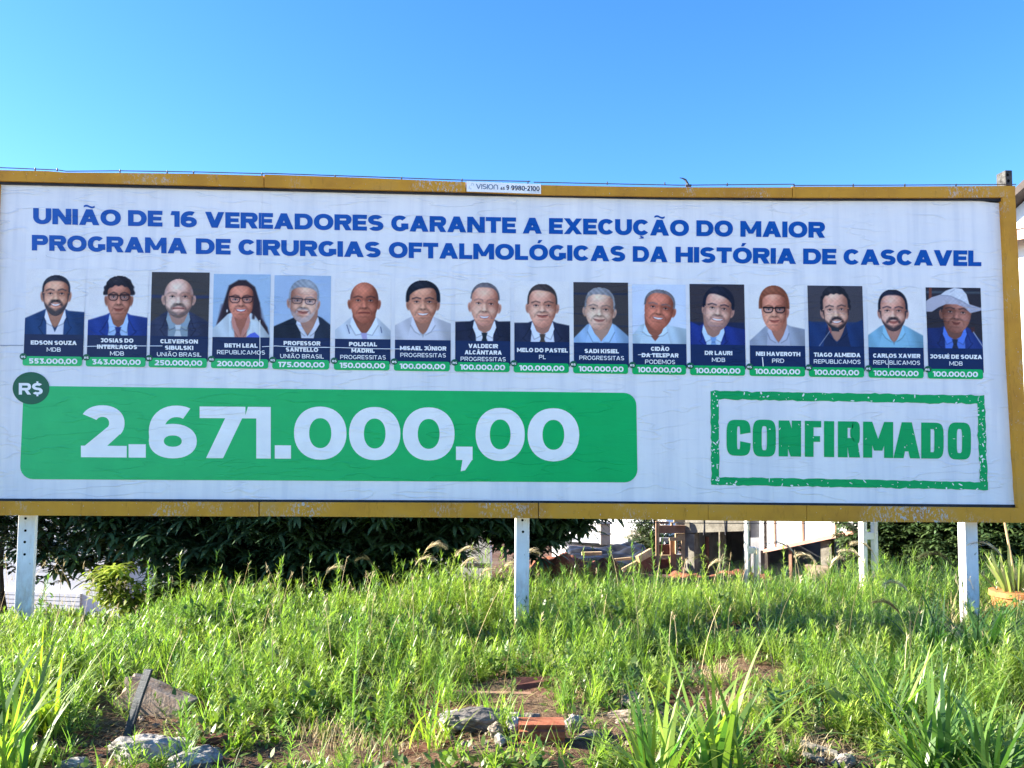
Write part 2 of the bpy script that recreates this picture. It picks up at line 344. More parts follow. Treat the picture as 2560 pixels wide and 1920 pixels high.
def glyph(ch, wx, wy, n=2.15):
    acc = None
    if ch in ACC: ch, acc = ACC[ch]
    W_ = WID.get(ch, wx)
    if ch == 'I': W_ = wx
    if ch in '.,': W_ = wx*1.05
    W_ += (wx-.27)*.35 if ch not in "I.,-" else 0
    d = wx*1.13; e = []
    h = .5+wy/2
    if ch == 'A': e = [dg(0, 0, (W_-d)/2, 1, d), dg(W_-d, 0, (W_-d)/2, 1, d), rc(.27*W_, .19, .73*W_, .19+.85*wy)]
    elif ch == 'B':
        r = h/2; e = [rc(0, 0, wx, 1), rc(wx*.5, 1-wy, W_*.95-r, 1), rc(wx*.5, .5-wy/2, W_-r, .5+wy/2), rc(wx*.5, 0, W_-r, wy), ring(W_*.95-r, 1-r, r, r, wx, wy, -90, 90, n), ring(W_-r, r, r, r, wx, wy, -90, 90, n)]
    elif ch == 'C': W_ = W_*.97; e = [ring(W_*.52, .5, W_*.52, .5, wx, wy, 38 if n < 3 else 5, 322 if n < 3 else 355, n)]
    elif ch == 'D': r = min(.52, W_*.55); e = [rc(0, 0, wx, 1), rc(wx*.5, 1-wy, W_-r, 1), rc(wx*.5, 0, W_-r, wy), ring(W_-r, .5, r, .5, wx, wy, -90, 90, n)]
    elif ch in 'EF':
        e = [rc(0, 0, wx, 1), rc(wx*.5, 1-wy, W_, 1), rc(wx*.5, .5-wy*.45, W_*.93, .5+wy*.45)]
        if ch == 'E': e.append(rc(wx*.5, 0, W_, wy))
    elif ch == 'G': e = [ring(W_/2, .5, W_/2, .5, wx, wy, 46, 330, n), rc(W_-wx*.92, .13, W_-.01, .50), rc(W_*.58, .5-wy*.82, W_-.01, .5)]
    elif ch == 'H': e = [rc(0, 0, wx, 1), rc(W_-wx, 0, W_, 1), rc(wx*.5, .5-wy/2, W_-wx*.5, .5+wy/2)]
    elif ch == 'I': e = [rc(0, 0, wx, 1)]
    elif ch == 'J': e = [rc(W_-wx, .36, W_, 1), ring(W_/2, .36, W_/2, .36, wx, wy, 205, 360, n), rc(.1, 1-wy, W_, 1)]
    elif ch == 'K': e = [rc(0, 0, wx, 1), dg(wx*.55, .36, W_-d, 1, d), dg(W_-d*1.02, 0, W_*.30, .62, d)]
    elif ch == 'L': e = [rc(0, 0, wx, 1), rc(wx*.5, 0, W_, wy)]
    elif ch == 'M': q = wx*.9; e = [rc(0, 0, wx, 1), rc(W_-wx, 0, W_, 1), dg(W_/2-q/2, .2, wx*.1, 1, q), dg(W_/2-q/2, .2, W_-q-wx*.1, 1, q)]
    elif ch == 'N': e = [rc(0, 0, wx, 1), rc(W_-wx, 0, W_, 1), dg(W_-d, 0, 0, 1, d)]
    elif ch in 'O0Q':
        e = [ring(W_/2, .5, W_/2, .515, wx, wy, 0, 360, n)]
    elif ch in 'PR':
        hh = .64; r = hh/2; e = [rc(0, 0, wx, 1), rc(wx*.5, 1-wy, W_-r, 1), rc(wx*.5, 1-hh, W_-r, 1-hh+wy), ring(W_-r, 1-r, r, r, wx, wy, -90, 90, n)]
        if ch == 'R': e.append(dg(W_-d*.98, 0, W_*.40, .44, d))
    elif ch in 'S$':
        e = [ring(W_/2, 1-h/2+.005, W_/2-.01, h/2, wx, wy, 32, 270, n), ring(W_/2, h/2-.005, W_/2-.01, h/2, wx, wy, -148, 90, n)]
        if ch == '$': e += [rc(W_/2-wx*.3, .9, W_/2+wx*.3, 1.14), rc(W_/2-wx*.3, -.14, W_/2+wx*.3, .1)]
    elif ch == 'T': e = [rc(0, 1-wy, W_, 1), rc(W_/2-wx/2, 0, W_/2+wx/2, 1-wy*.5)]
    elif ch == 'U': e = [rc(0, .44, wx, 1), rc(W_-wx, .44, W_, 1), ring(W_/2, .45, W_/2, .46, wx, wy, 180, 360, n)]
    elif ch == 'n': e = [rc(0, 0, wx, .56), rc(W_-wx, 0, W_, .56), ring(W_/2, .55, W_/2, .46, wx, wy, 0, 180, n)]
    elif ch == 'V': e = [dg((W_-d)/2, 0, 0, 1, d), dg((W_-d)/2, 0, W_-d, 1, d)]
    elif ch == 'X': e = [dg(0, 0, W_-d, 1, d), dg(W_-d, 0, 0, 1, d)]
    elif ch == 'Y': e = [rc(W_/2-wx/2, 0, W_/2+wx/2, .44), dg((W_-wx)/2, .36, 0, 1, d*.95), dg((W_-wx)/2, .36, W_-d, 1, d*.95)]
    elif ch == 'Z': e = [rc(.02, 1-wy, W_-.02, 1), rc(0, 0, W_, wy), dg(.02, wy*.6, W_-d*1.3-.02, 1-wy*.6, d*1.3)]
    elif ch == '1': e = [rc(W_-wx, 0, W_, 1), [[(0, 1-wy), (W_-wx*.5, 1-wy), (W_-wx*.5, 1), (.07, 1)]]]
    elif ch == '2':
        cx, rx, ry = W_/2-.02, W_/2-.03, .345; cyy = 1.01-ry; c_, s_ = math.cos(math.radians(38)), math.sin(math.radians(38))
        e = [ring(cx, cyy, rx, ry, wx, wy, -38, 152, n), [[(cx+(rx-wx)*c_, cyy-(ry-wy)*s_), (.02, wy*.72), (.44, wy*.72), (cx+rx*c_, cyy-ry*s_)]], rc(.02, 0, W_-.01, wy)]
    elif ch == '3': e = [rc(.06, 1-wy, W_-.06, 1), [[(W_-.06, 1-wy*.6), (W_-.42, 1-wy*.8), (.30, .55), (.60, .60)]], ring(W_/2-.02, .315, W_/2-.02, .325, wx, wy, -142, 90, n), rc(.30, .64-wy, W_/2-.02, .64)]
    elif ch == '4': e = [dg(0, .2, .38, 1, d), rc(0, .17, W_, .17+wy*.9), rc(W_*.55, 0, W_*.55+wx, .64)]
    elif ch == '5': e = [rc(.12, 1-wy, W_-.05, 1), rc(.10, .42, .10+wx*.9, 1-wy*.5), ring(W_/2-.03, .325, W_/2-.01, .335, wx, wy, -145, 90, n), rc(.12, .66-wy, W_/2-.03, .66)]
    elif ch in '69':
        e = [ring(W_/2, .325, W_/2, .335, wx, wy, 0, 360, n), ring(W_*.58, .5, W_*.58, .515, wx, wy, 62, 198, n)]
        if ch == '9': e = [[[(W_-x, 1-y) for x, y in q] for q in el] for el in e]
    elif ch == '7': e = [rc(0, 1-wy, W_, 1), dg(W_*.14, 0, W_-d*1.05, 1-wy*.5, d*1.02)]
    elif ch == '8': e = [ring(W_/2, .745, W_/2-.03, .265, wx*.95, wy*.9, 0, 360, n), ring(W_/2, .285, W_/2, .295, wx*.95, wy*.9, 0, 360, n)]
    elif ch == '.': e = [rc(0, 0, W_, wy*1.15)]
    elif ch == ',': e = [rc(0, 0, W_, wy*1.15), [[(W_*.28, -.22), (W_*.55, -.20), (W_, 0.02), (W_*.4, .02)]]]
    elif ch == '-': e = [rc(0, .36, W_, .36+wy)]
    if acc == '~':
        x0, x1 = W_/2-.30, W_/2+.30; pts = [(x0+(x1-x0)*i/10, 1.17+.055*math.sin(2*math.pi*i/10)) for i in range(11)]
        e.append([[(pts[i][0], pts[i][1]-.06), (pts[i+1][0], pts[i+1][1]-.06), (pts[i+1][0], pts[i+1][1]+.06), (pts[i][0], pts[i][1]+.06)] for i in range(10)])
    elif acc == "'": e.append([[(W_/2-.08, 1.08), (W_/2+.06, 1.08), (W_/2+.24, 1.30), (W_/2, 1.30)]])
    elif acc == '^': e.append([[(W_/2-.30, 1.07), (W_/2-.10, 1.07), (W_/2+.10, 1.27), (W_/2-.10, 1.27)]]); e.append([[(W_/2+.10, 1.07), (W_/2+.30, 1.07), (W_/2+.10, 1.27), (W_/2-.10, 1.27)]])
    elif acc == ',': e.append([[(W_/2-.06, -.02), (W_/2+.10, -.02), (W_/2+.06, -.10), (W_/2-.08, -.08)]]); e.append([[(W_/2-.14, -.22), (W_/2+.16, -.20), (W_/2+.14, -.08), (W_/2+.0, -.11)]])
    return W_, e

LAY = 0.0016
def P2(px, py, lay): p = at(px, py, D-LAY*lay); return p
def text(mb, s, x0, x1, base, cap, lay, m=0, wx=.27, wy=.235, n=2.15, gap=.075, space=.36):
    """letters of s between photo columns x0..x1; base(x) and cap in photo pixels"""
    gl = []; x = 0
    for i, ch in enumerate(s):
        if ch == ' ': x += space; continue
        W_, e = glyph(ch, wx, wy, n); gl.append((x, e)); x += W_+gap
    tot = x-gap; sc = (x1-x0)/tot
    for gx_, e in gl:
        for i, el in enumerate(e):
            for q in el:
                mb.poly([P2(x0+(gx_+a)*sc, base(x0+(gx_+a)*sc)-b*cap, lay+0.10*i) for a, b in q], m)
def lerp(xa, ya, xb, yb, sag=0.0):
    return lambda x: ya+(yb-ya)*(x-xa)/(xb-xa)+sag*4*((x-xa)/(xb-xa))*(1-(x-xa)/(xb-xa))

# ------------------------------------------------------------------ billboard
BB = thing('billboard', 'long roadside billboard in a yellow frame on white concrete posts', 'billboard', tuple(at(1305, 1575, D+0.1)*np.array([1, 1, 0])))

# poster sheet with a slightly ragged right edge
top = [(-30, 455), (5, 458), (300, 465), (660, 471), (1000, 478), (1300, 487), (1700, 494), (2000, 497), (2300, 499), (2440, 501), (2475, 506), (2504, 508)]
right = [(2505, 560), (2509, 566), (2506, 580), (2507, 640), (2510, 700), (2514, 780), (2520, 880), (2523, 960), (2522, 1010), (2529, 1080), (2526, 1130), (2531, 1180), (2532, 1215), (2536, 1262)]
bot = [(2440, 1266), (2100, 1263), (1700, 1260), (1300, 1255), (900, 1252), (500, 1251), (100, 1250), (-60, 1250)]
mb = MB(); mb.prism([(p[0], p[2]) for p in (at(a, b, D) for a, b in reversed(top+right+bot))], D+0.012, D, 0)
mb.f = [tuple(reversed(f)) for f in mb.f]
poster = mb.build('poster', M['paper'], BB); poster['label'] = 'white paper poster with blue headline, sixteen portraits and a green sum'
mb = MB(); mb.prism([(p[0], p[2]) for p in (at(a, b, D) for a, b in [(-60, 440), (2512, 496), (2556, 1285), (-60, 1272)])], D+0.035, D+0.05, 0)
mb.build('backing_board', M['black'], BB)

# headline
mb = MB()
b1 = lerp(83, 559.5, 2062, 594.5, 2.5); b2 = lerp(80, 626, 2453, 665.5, 3.5)
for w, xa, xb in (('UNIÃO', 82.8, 302), ('DE', 320, 406), ('16', 426, 492), ('VEREADORES', 512.5, 959), ('GARANTE', 978, 1290), ('A', 1307, 1354.5), ('EXECUÇÃO', 1372.5, 1722.5), ('DO', 1741, 1832.5), ('MAIOR', 1851, 2062.5)):
    text(mb, w, xa, xb, b1, 39.5, 2, wx=.305, wy=.26, gap=.06)
for w, xa, xb in (('PROGRAMA', 79.5, 467.5), ('DE', 489.5, 576.5), ('CIRURGIAS', 596, 952), ('OFTALMOLÓGICAS', 972, 1563.5), ('DA', 1582, 1669), ('HISTÓRIA', 1689, 1990), ('DE', 2008, 2091), ('CASCAVEL', 2109, 2453.5)):
    text(mb, w, xa, xb, b2, 39, 2, wx=.305, wy=.26, gap=.06)
mb.build('headline', M['ink_blue'], poster)

# ---- painted portraits (printed on the paper: a grid of coloured points)
NX, NY = 104, 116
class Pic:
    def __init__(s, bg, top_=1.10):
        s.X, s.Y = np.meshgrid(np.linspace(0, 1, NX), np.linspace(0, top_, NY)); s.a = np.ones((NY, NX, 3))*np.asarray(bg, float)
    def put(s, m, c, al=1.0):
        m = (np.clip(m, 0, 1)*al)[..., None]; s.a = s.a*(1-m)+np.asarray(c, float)*m
    def mul(s, m, f): s.a = s.a*(1+np.clip(m, 0, 1)[..., None]*(np.asarray(f, float)-1))
    def ell(s, cx, cy, rx, ry, e=.016, rot=0):
        c, t = math.cos(rot), math.sin(rot); x, y = s.X-cx, s.Y-cy; x, y = x*c+y*t, -x*t+y*c
        return np.clip(.5-(np.sqrt((x/rx)**2+(y/ry)**2)-1)*min(rx, ry)/e, 0, 1)
    def pg(s, pts, e=.014):
        x, y = s.X, s.Y; ins = np.zeros_like(x, bool); dm = np.full_like(x, 9.0)
        for (x0, y0), (x1, y1) in zip(pts, pts[1:]+pts[:1]):
            cnd = ((y0 > y) != (y1 > y))
            if y1 != y0: ins ^= cnd & (x < (x1-x0)*(y-y0)/(y1-y0)+x0)
            dx, dy = x1-x0, y1-y0; t = np.clip(((x-x0)*dx+(y-y0)*dy)/(dx*dx+dy*dy+1e-12), 0, 1)
            dm = np.minimum(dm, np.hypot(x-x0-t*dx, y-y0-t*dy))
        return np.clip(.5-np.where(ins, -dm, dm)/e, 0, 1)
    def line(s, pts, w, e=.012):
        dm = np.full_like(s.X, 9.0)
        for (x0, y0), (x1, y1) in zip(pts[:-1], pts[1:]):
            dx, dy = x1-x0, y1-y0; t = np.clip(((s.X-x0)*dx+(s.Y-y0)*dy)/(dx*dx+dy*dy+1e-12), 0, 1)
            dm = np.minimum(dm, np.hypot(s.X-x0-t*dx, s.Y-y0-t*dy))
        return np.clip(.5-(dm-w/2)/e, 0, 1)

def portrait(q):
    """q: settings of one printed portrait -> (NY,NX,3) sRGB"""
    p = Pic(q.get('bg', (238, 236, 231))); A = np.asarray
    if 'bands' in q:
        for y0, y1, c in q['bands']: p.put(np.clip((p.Y-y0)/.03, 0, 1)*np.clip((y1-p.Y)/.03, 0, 1), c)
    cx, hw, chin, topy, ey, my = q['cx'], q['hw'], q['chin'], q['top'], q['eye'], q['mouth']; tilt = q.get('tilt', 0.0)
    skin = np.minimum(A(q['skin'], float)*A((1.16, 1.06, .97)), 250); hair = A(q.get('hair', (30, 32, 40)), float); sh = q.get('side', 1)
    fc = (chin+topy)/2
    # long hair behind
    if q.get('style') == 'long':
        p.put(p.pg([(cx-.30, .62), (cx-.22, .9), (cx-.05, 1.0), (cx+.08, 1.0), (cx+.24, .88), (cx+.33, .60), (cx+.36, .35), (cx+.47, .18), (cx+.50, .06), (cx+.40, -.05), (cx+.05, 0.0), (cx-.10, .25), (cx-.26, .22), (cx-.44, .14), (cx-.40, .30)], .03), hair)
        p.put(p.line([(cx-.33, .55), (cx-.37, .30), (cx-.40, .19)], .05, .05), hair*1.7, .6); p.put(p.line([(cx+.33, .5), (cx+.40, .25)], .05, .05), hair*1.5, .5)
    # body
    b = q['body']; nk = q.get('nw', .72)*hw; bl_ = q.get('shL', .26); br_ = q.get('shR', .28); sx = q.get('bx', cx)
    jk = A(b['jacket'], float)
    body = p.pg([(-.1, -.05), (-.1, bl_-.06), (.0, bl_), (sx-hw*1.0, chin+.09), (sx-nk*.8, chin+.14), (sx+nk*.8, chin+.14), (sx+hw*1.0, chin+.09), (1.0, br_), (1.1, br_-.06), (1.1, -.05)], .02)
    p.put(body, jk)
    p.mul(body*np.clip((.16-np.abs(p.X-sx))/.16, 0, 1), .82); p.mul(body*np.clip((p.X-.75)*3*sh, 0, 1), .8)
    p.mul(body*(.5+.5*np.sin(p.X*21+p.Y*9))*(np.abs(p.X-sx) > .2), .9)
    # neck
    p.put(p.pg([(sx-nk, chin+.30), (sx-nk*.92, chin-.02), (sx-nk*.55, chin-.12), (sx+.0, chin-.20), (sx+nk*.55, chin-.12), (sx+nk*.92, chin-.02), (sx+nk, chin+.30)], .02), skin*.70)
    if 'shirt' in b:
        c = A(b['shirt'], float); w0 = b.get('open', .16); lo = b.get('vee', -.02)
        p.put(p.pg([(sx-nk*.95, chin+.10), (sx-nk*.6, chin-.06), (sx, max(lo, -.3)+.06 if 'tie' not in b else chin-.13), (sx+nk*.6, chin-.06), (sx+nk*.95, chin+.10), (sx+w0, -.05), (sx-w0, -.05)], .014), c)
        if 'tie' not in b: p.put(p.pg([(sx-nk*.62, chin-.02), (sx, b.get('vneck', .12)), (sx+nk*.62, chin-.02), (sx, chin+.1)], .014), skin*.74)
        for s_ in (-1, 1):
            p.put(p.pg([(sx+s_*nk*1.0, chin+.11), (sx+s_*nk*.62, chin-.05), (sx+s_*.05, b.get('vneck', chin-.15) if 'tie' not in b else chin-.15), (sx+s_*(.10+.04), b.get('col', chin-.20)), (sx+s_*nk*1.15, chin-.02)], .012), np.minimum(c*1.06, 255))
            p.mul(p.line([(sx+s_*.05, b.get('vneck', chin-.15)-.01), (sx+s_*.15, b.get('col', chin-.20)-.012), (sx+s_*nk*1.18, chin-.04)], .012, .02), .72)
        if 'tie' in b:
            t_ = A(b['tie'], float); ty = chin-.135
            p.put(p.pg([(sx-.055, ty+.02), (sx+.055, ty+.02), (sx+.032, ty-.07), (sx+.075, -.05), (sx-.075, -.05), (sx-.032, ty-.07)], .012), t_); p.mul(p.line([(sx-.03, ty-.07), (sx+.03, ty-.07)], .01, .02), .65)
        if b.get('lapel'):
            for s_ in (-1, 1): p.mul(p.line([(sx+s_*nk*1.15, chin+.02), (sx+s_*(w0+.10), chin-.16), (sx+s_*(w0+.14), chin-.19), (sx+s_*(w0+.04), -.02)], .014, .02), .68)
    # head, in tilted coordinates
    c_, t_ = math.cos(tilt), math.sin(tilt); X0, Y0 = p.X, p.Y; mx, myy = cx, (ey+my)/2
    p.X, p.Y = mx+(X0-mx)*c_+(Y0-myy)*t_, myy-(X0-mx)*t_+(Y0-myy)*c_
    st = q.get('style', 'short')
    for s_ in (-1, 1):
        if st != 'long' and q.get('ears', 3) & (1 if s_ < 0 else 2):
            p.put(p.ell(cx+s_*hw*1.03, (ey+my)/2+.035, hw*.15, .085, .014, s_*-.18), skin*.88); p.mul(p.ell(cx+s_*hw*1.06, (ey+my)/2+.03, hw*.06, .05, .03), .74)
    v = p.Y; ftop = q.get('ftop', topy-.05)
    lowr = chin; mid = ey-.02
    f_up = np.clip(1-np.abs((v-mid)/(ftop-mid+1e-6))**2.4, 0, 1)**.5; jaw = q.get('jaw', 2.3)
    f_dn = np.clip(1-np.abs((mid-v)/(mid-lowr))**jaw, 0, 1)**.5
    halfw = hw*np.where(v > mid, f_up, f_dn*(1-.12*np.clip((mid-v)/(mid-lowr), 0, 1)))
    face = np.clip(.5-(np.abs(p.X-cx)-halfw)/.018, 0, 1)*(v > lowr-.01)*(v < ftop+.01)
    if st not in ('bald', 'long'):
        # skull-wide hair mass
        ht = topy; hm = np.clip(1-np.abs((v-(ey+.05))/(ht-ey-.05))**2.5, 0, 1)**.5*hw*q.get('hwid', 1.07)
        wav = q.get('curl', 0)*(np.sin(p.X*70)*.5+np.sin(v*61+p.X*23)*.5)*.012
        hmask = np.clip(.5-(np.abs(p.X-cx)-hm+wav)/.018, 0, 1)*(v < ht-.004)*np.clip((v-(ey-q.get('burn', .04)))/.02, 0, 1)
        p.put(hmask, hair); p.mul(hmask*(.5+.5*np.sin(p.X*55+v*35+2*np.sin(v*20))), q.get('hvar', .82)); p.put(hmask*p.ell(cx-sh*hw*.3, ht-.08, hw*.5, .05, .08), hair*1.0+32, .45)
        hl = q.get('hline', ht-.17)
        arch = hl-.10*np.abs((p.X-cx)/hw)**3+q.get('part', 0)*(p.X-cx)+q.get('curl', 0)*.01*np.sin(p.X*60)
        face_vis = face*np.clip((arch-v)/.025+.5, 0, 1)*np.where(v > ey+.02, np.clip((hw*.93-np.abs(p.X-cx))/.02+.5, 0, 1), 1)
    else:
        face_vis = face
        if st == 'long': face_vis = face*np.clip((q.get('hline', topy-.12)-.25*np.abs((p.X-cx)/hw)**2.5*.4-v)/.02+.5, 0, 1)
    p.put(face_vis, skin)
    F_ = face_vis; rx = (p.X-cx)/hw
    p.mul(F_*np.clip(np.abs(rx)-.5, 0, 1)*1.5, (.66, .60, .58)); p.mul(F_*np.clip(rx*sh+.1, 0, 1)*q.get('shade', .7), (.66, .58, .54)); p.put(F_*p.ell(cx-sh*hw*.45, ey-.10, hw*.42, .16, .20), np.minimum(skin*1.13+8, 250), .5)
    p.mul(F_*np.clip((lowr+.13-v)/.13, 0, 1)*.6, (.74, .68, .66))
    if st == 'bald' or 'stub' in q: p.put(F_*np.clip((np.abs(rx)-.72)/.2, 0, 1)*np.clip((v-ey)/.05, 0, 1), q.get('stub', (150, 140, 138)), .55)
    p.put(F_*p.ell(cx-sh*hw*.1, ftop-.13, hw*.45, .07, .10), np.minimum(skin*1.13+9, 250), .8)
    for s_ in (-1, 1): p.put(F_*p.ell(cx+s_*hw*.50, (ey+my)/2-.015, hw*.24, .05, .09), np.minimum(skin*1.11+8, 250), .65)
    # beard
    if 'beard' in q:
        bc = A(q['beard'], float); mo = p.ell(cx, my, hw*.40, .045, .03)
        zone = np.clip((my+.10-.20*np.clip(1-np.abs(rx), 0, 1)**.6-v)/.05+.4, 0, 1)
        zone = np.maximum(zone, np.clip((np.abs(rx)-.84)/.08, 0, 1)*(v < ey))
        p.put(F_*zone*(1-mo*.9), bc, q.get('bd', .85)); p.put(F_*p.line([(cx-hw*.44, my-.005), (cx-hw*.25, my+.05), (cx, my+.062), (cx+hw*.25, my+.05), (cx+hw*.44, my-.005)], .045, .03), bc, q.get('bd', .85))
    # eyes and brows
    for s_ in (-1, 1):
        ex = cx+s_*hw*.44
        p.mul(p.ell(ex-s_*hw*.05, ey+.024, hw*.26, .030, .06), (.80, .75, .74)); p.put(p.ell(ex, ey-.004, hw*.15, .013, .012), (206, 198, 196), .75); p.put(p.ell(ex, ey-.003, hw*.07, .015, .010), (34, 28, 28), 1.0)
        p.put(p.line([(ex-hw*.18, ey-.002), (ex, ey+.014), (ex+hw*.18, ey-.004)], .011, .014), (56, 40, 38), .8)
        p.put(p.line([(cx+s_*hw*.17, ey+.055), (cx+s_*hw*.46, ey+.075), (cx+s_*hw*.74, ey+.050)], .020, .022), q.get('brow', hair*.9), q.get('ba', .8))
        p.mul(p.line([(ex-hw*.16, ey-.032), (ex, ey-.040), (ex+hw*.16, ey-.030)], .010, .035), .80)
    # nose, smile lines, mouth
    ny_ = my+(ey-my)*.42
    p.mul(p.line([(cx+sh*hw*.13, ey+.02), (cx+sh*hw*.17, ny_+.02)], .028, .05), .74); p.mul(p.line([(cx-sh*hw*.14, ey+.03), (cx-sh*hw*.17, ny_+.03)], .016, .04), .88); p.put(p.line([(cx-sh*.01, ey-.03), (cx-sh*.005, ny_+.025)], .03, .04), np.minimum(skin*1.18+8, 255), .6)
    p.mul(p.ell(cx, ny_-.016, hw*.25, .018, .035), .66); p.mul(p.ell(cx-hw*.11, ny_-.008, hw*.06, .009, .016), .55); p.mul(p.ell(cx+hw*.11, ny_-.008, hw*.06, .009, .016), .55); p.put(p.ell(cx-sh*.004, ny_+.02, hw*.10, .02, .04), np.minimum(skin*1.22+8, 255), .55)
    for s_ in (-1, 1): p.mul(p.line([(cx+s_*hw*.25, ny_), (cx+s_*hw*.50, my+.025), (cx+s_*hw*.53, my-.02)], .014, .035), .72)
    sm = q.get('smile', 1); mw = hw*q.get('mw', .38)
    if sm == 0:
        p.put(p.line([(cx-mw, my-.004), (cx, my+.004), (cx+mw, my-.004)], .034, .02), skin*A((.80, .62, .62)), .8); p.put(p.line([(cx-mw, my-.004), (cx, my), (cx+mw, my-.004)], .010, .012), (70, 38, 40))
    else:
        lp = q.get('lip', skin*A((.72, .56, .56)))
        p.put(p.pg([(cx-mw*1.12, my+.024), (cx-mw*.5, my+.013), (cx, my+.010), (cx+mw*.5, my+.013), (cx+mw*1.12, my+.024), (cx+mw*.7, my-.026), (cx, my-.042), (cx-mw*.7, my-.026)], .018), lp, .9)
        if sm == 2: p.put(p.pg([(cx-mw*.92, my+.012), (cx, my+.002), (cx+mw*.92, my+.012), (cx+mw*.55, my-.018), (cx, my-.027), (cx-mw*.55, my-.018)], .012), (238, 234, 230), 1.0)
        else: p.put(p.line([(cx-mw, my+.012), (cx, my-.006), (cx+mw, my+.012)], .010, .014), (84, 48, 46), .85)
    p.mul(p.ell(cx, my-.075, hw*.26, .014, .03), .80)
    if q.get('glasses'):
        gc = q.get('gcol', (40, 30, 36)); wv = .012*q.get('gw', 1)
        for s_ in (-1, 1):
            ex = cx+s_*hw*.47; r = hw*.37; ht2 = q.get('gh', .058)
            fr = [(ex-r, ey+ht2*.55), (ex+r, ey+ht2*.55), (ex+r*.92, ey-ht2*.5), (ex+r*.5, ey-ht2), (ex-r*.5, ey-ht2), (ex-r*.92, ey-ht2*.5)]
            if q.get('cat'): fr[1 if s_ > 0 else 0] = (ex+s_*r*1.12, ey+ht2*.85)
            p.put(p.pg(fr, .012), (190, 200, 215), .16); p.put(p.line(fr+[fr[0]], wv), gc); p.put(p.line([fr[0], fr[1]], wv*1.5), gc)
        p.put(p.line([(cx-hw*.08, ey+.02), (cx+hw*.08, ey+.02)], wv), gc)
    if st == 'long':
        p.put(p.line([(cx-hw*.98, ey+.12), (cx-hw*1.02, ey-.12)], .03, .03), hair, .8); p.put(p.line([(cx+hw*1.0, ey+.12), (cx+hw*1.0, ey-.10), (cx+hw*.95, chin+.03)], .05, .03), hair, .9)
        p.put(p.ell(cx-hw*1.05, my-.02, .013, .024), (235, 235, 235))
    p.X, p.Y = X0, Y0
    for kind, col, pts, w in q.get('extra', []):
        p.put(p.pg(pts, .014) if kind == 'p' else p.line(pts, w), col)
    lowf = sum(np.sin(p.X*f1+a1)*np.sin(p.Y*f2+a2) for f1, a1, f2, a2 in ((31, cx*50, 27, 1), (57, 2, 49, cx*90), (83, 4, 91, 2)))
    p.a = p.a*(1+.03*(lowf*p.ell(cx, (topy+chin)/2, hw*1.1, (topy-chin)/2+.03, .05))[..., None])
    g_ = np.random.default_rng(int(cx*1000)+int(hw*3000)).normal(0, 2.2, p.a.shape[:2])[..., None]
    return np.clip(p.a+g_, 4, 250)

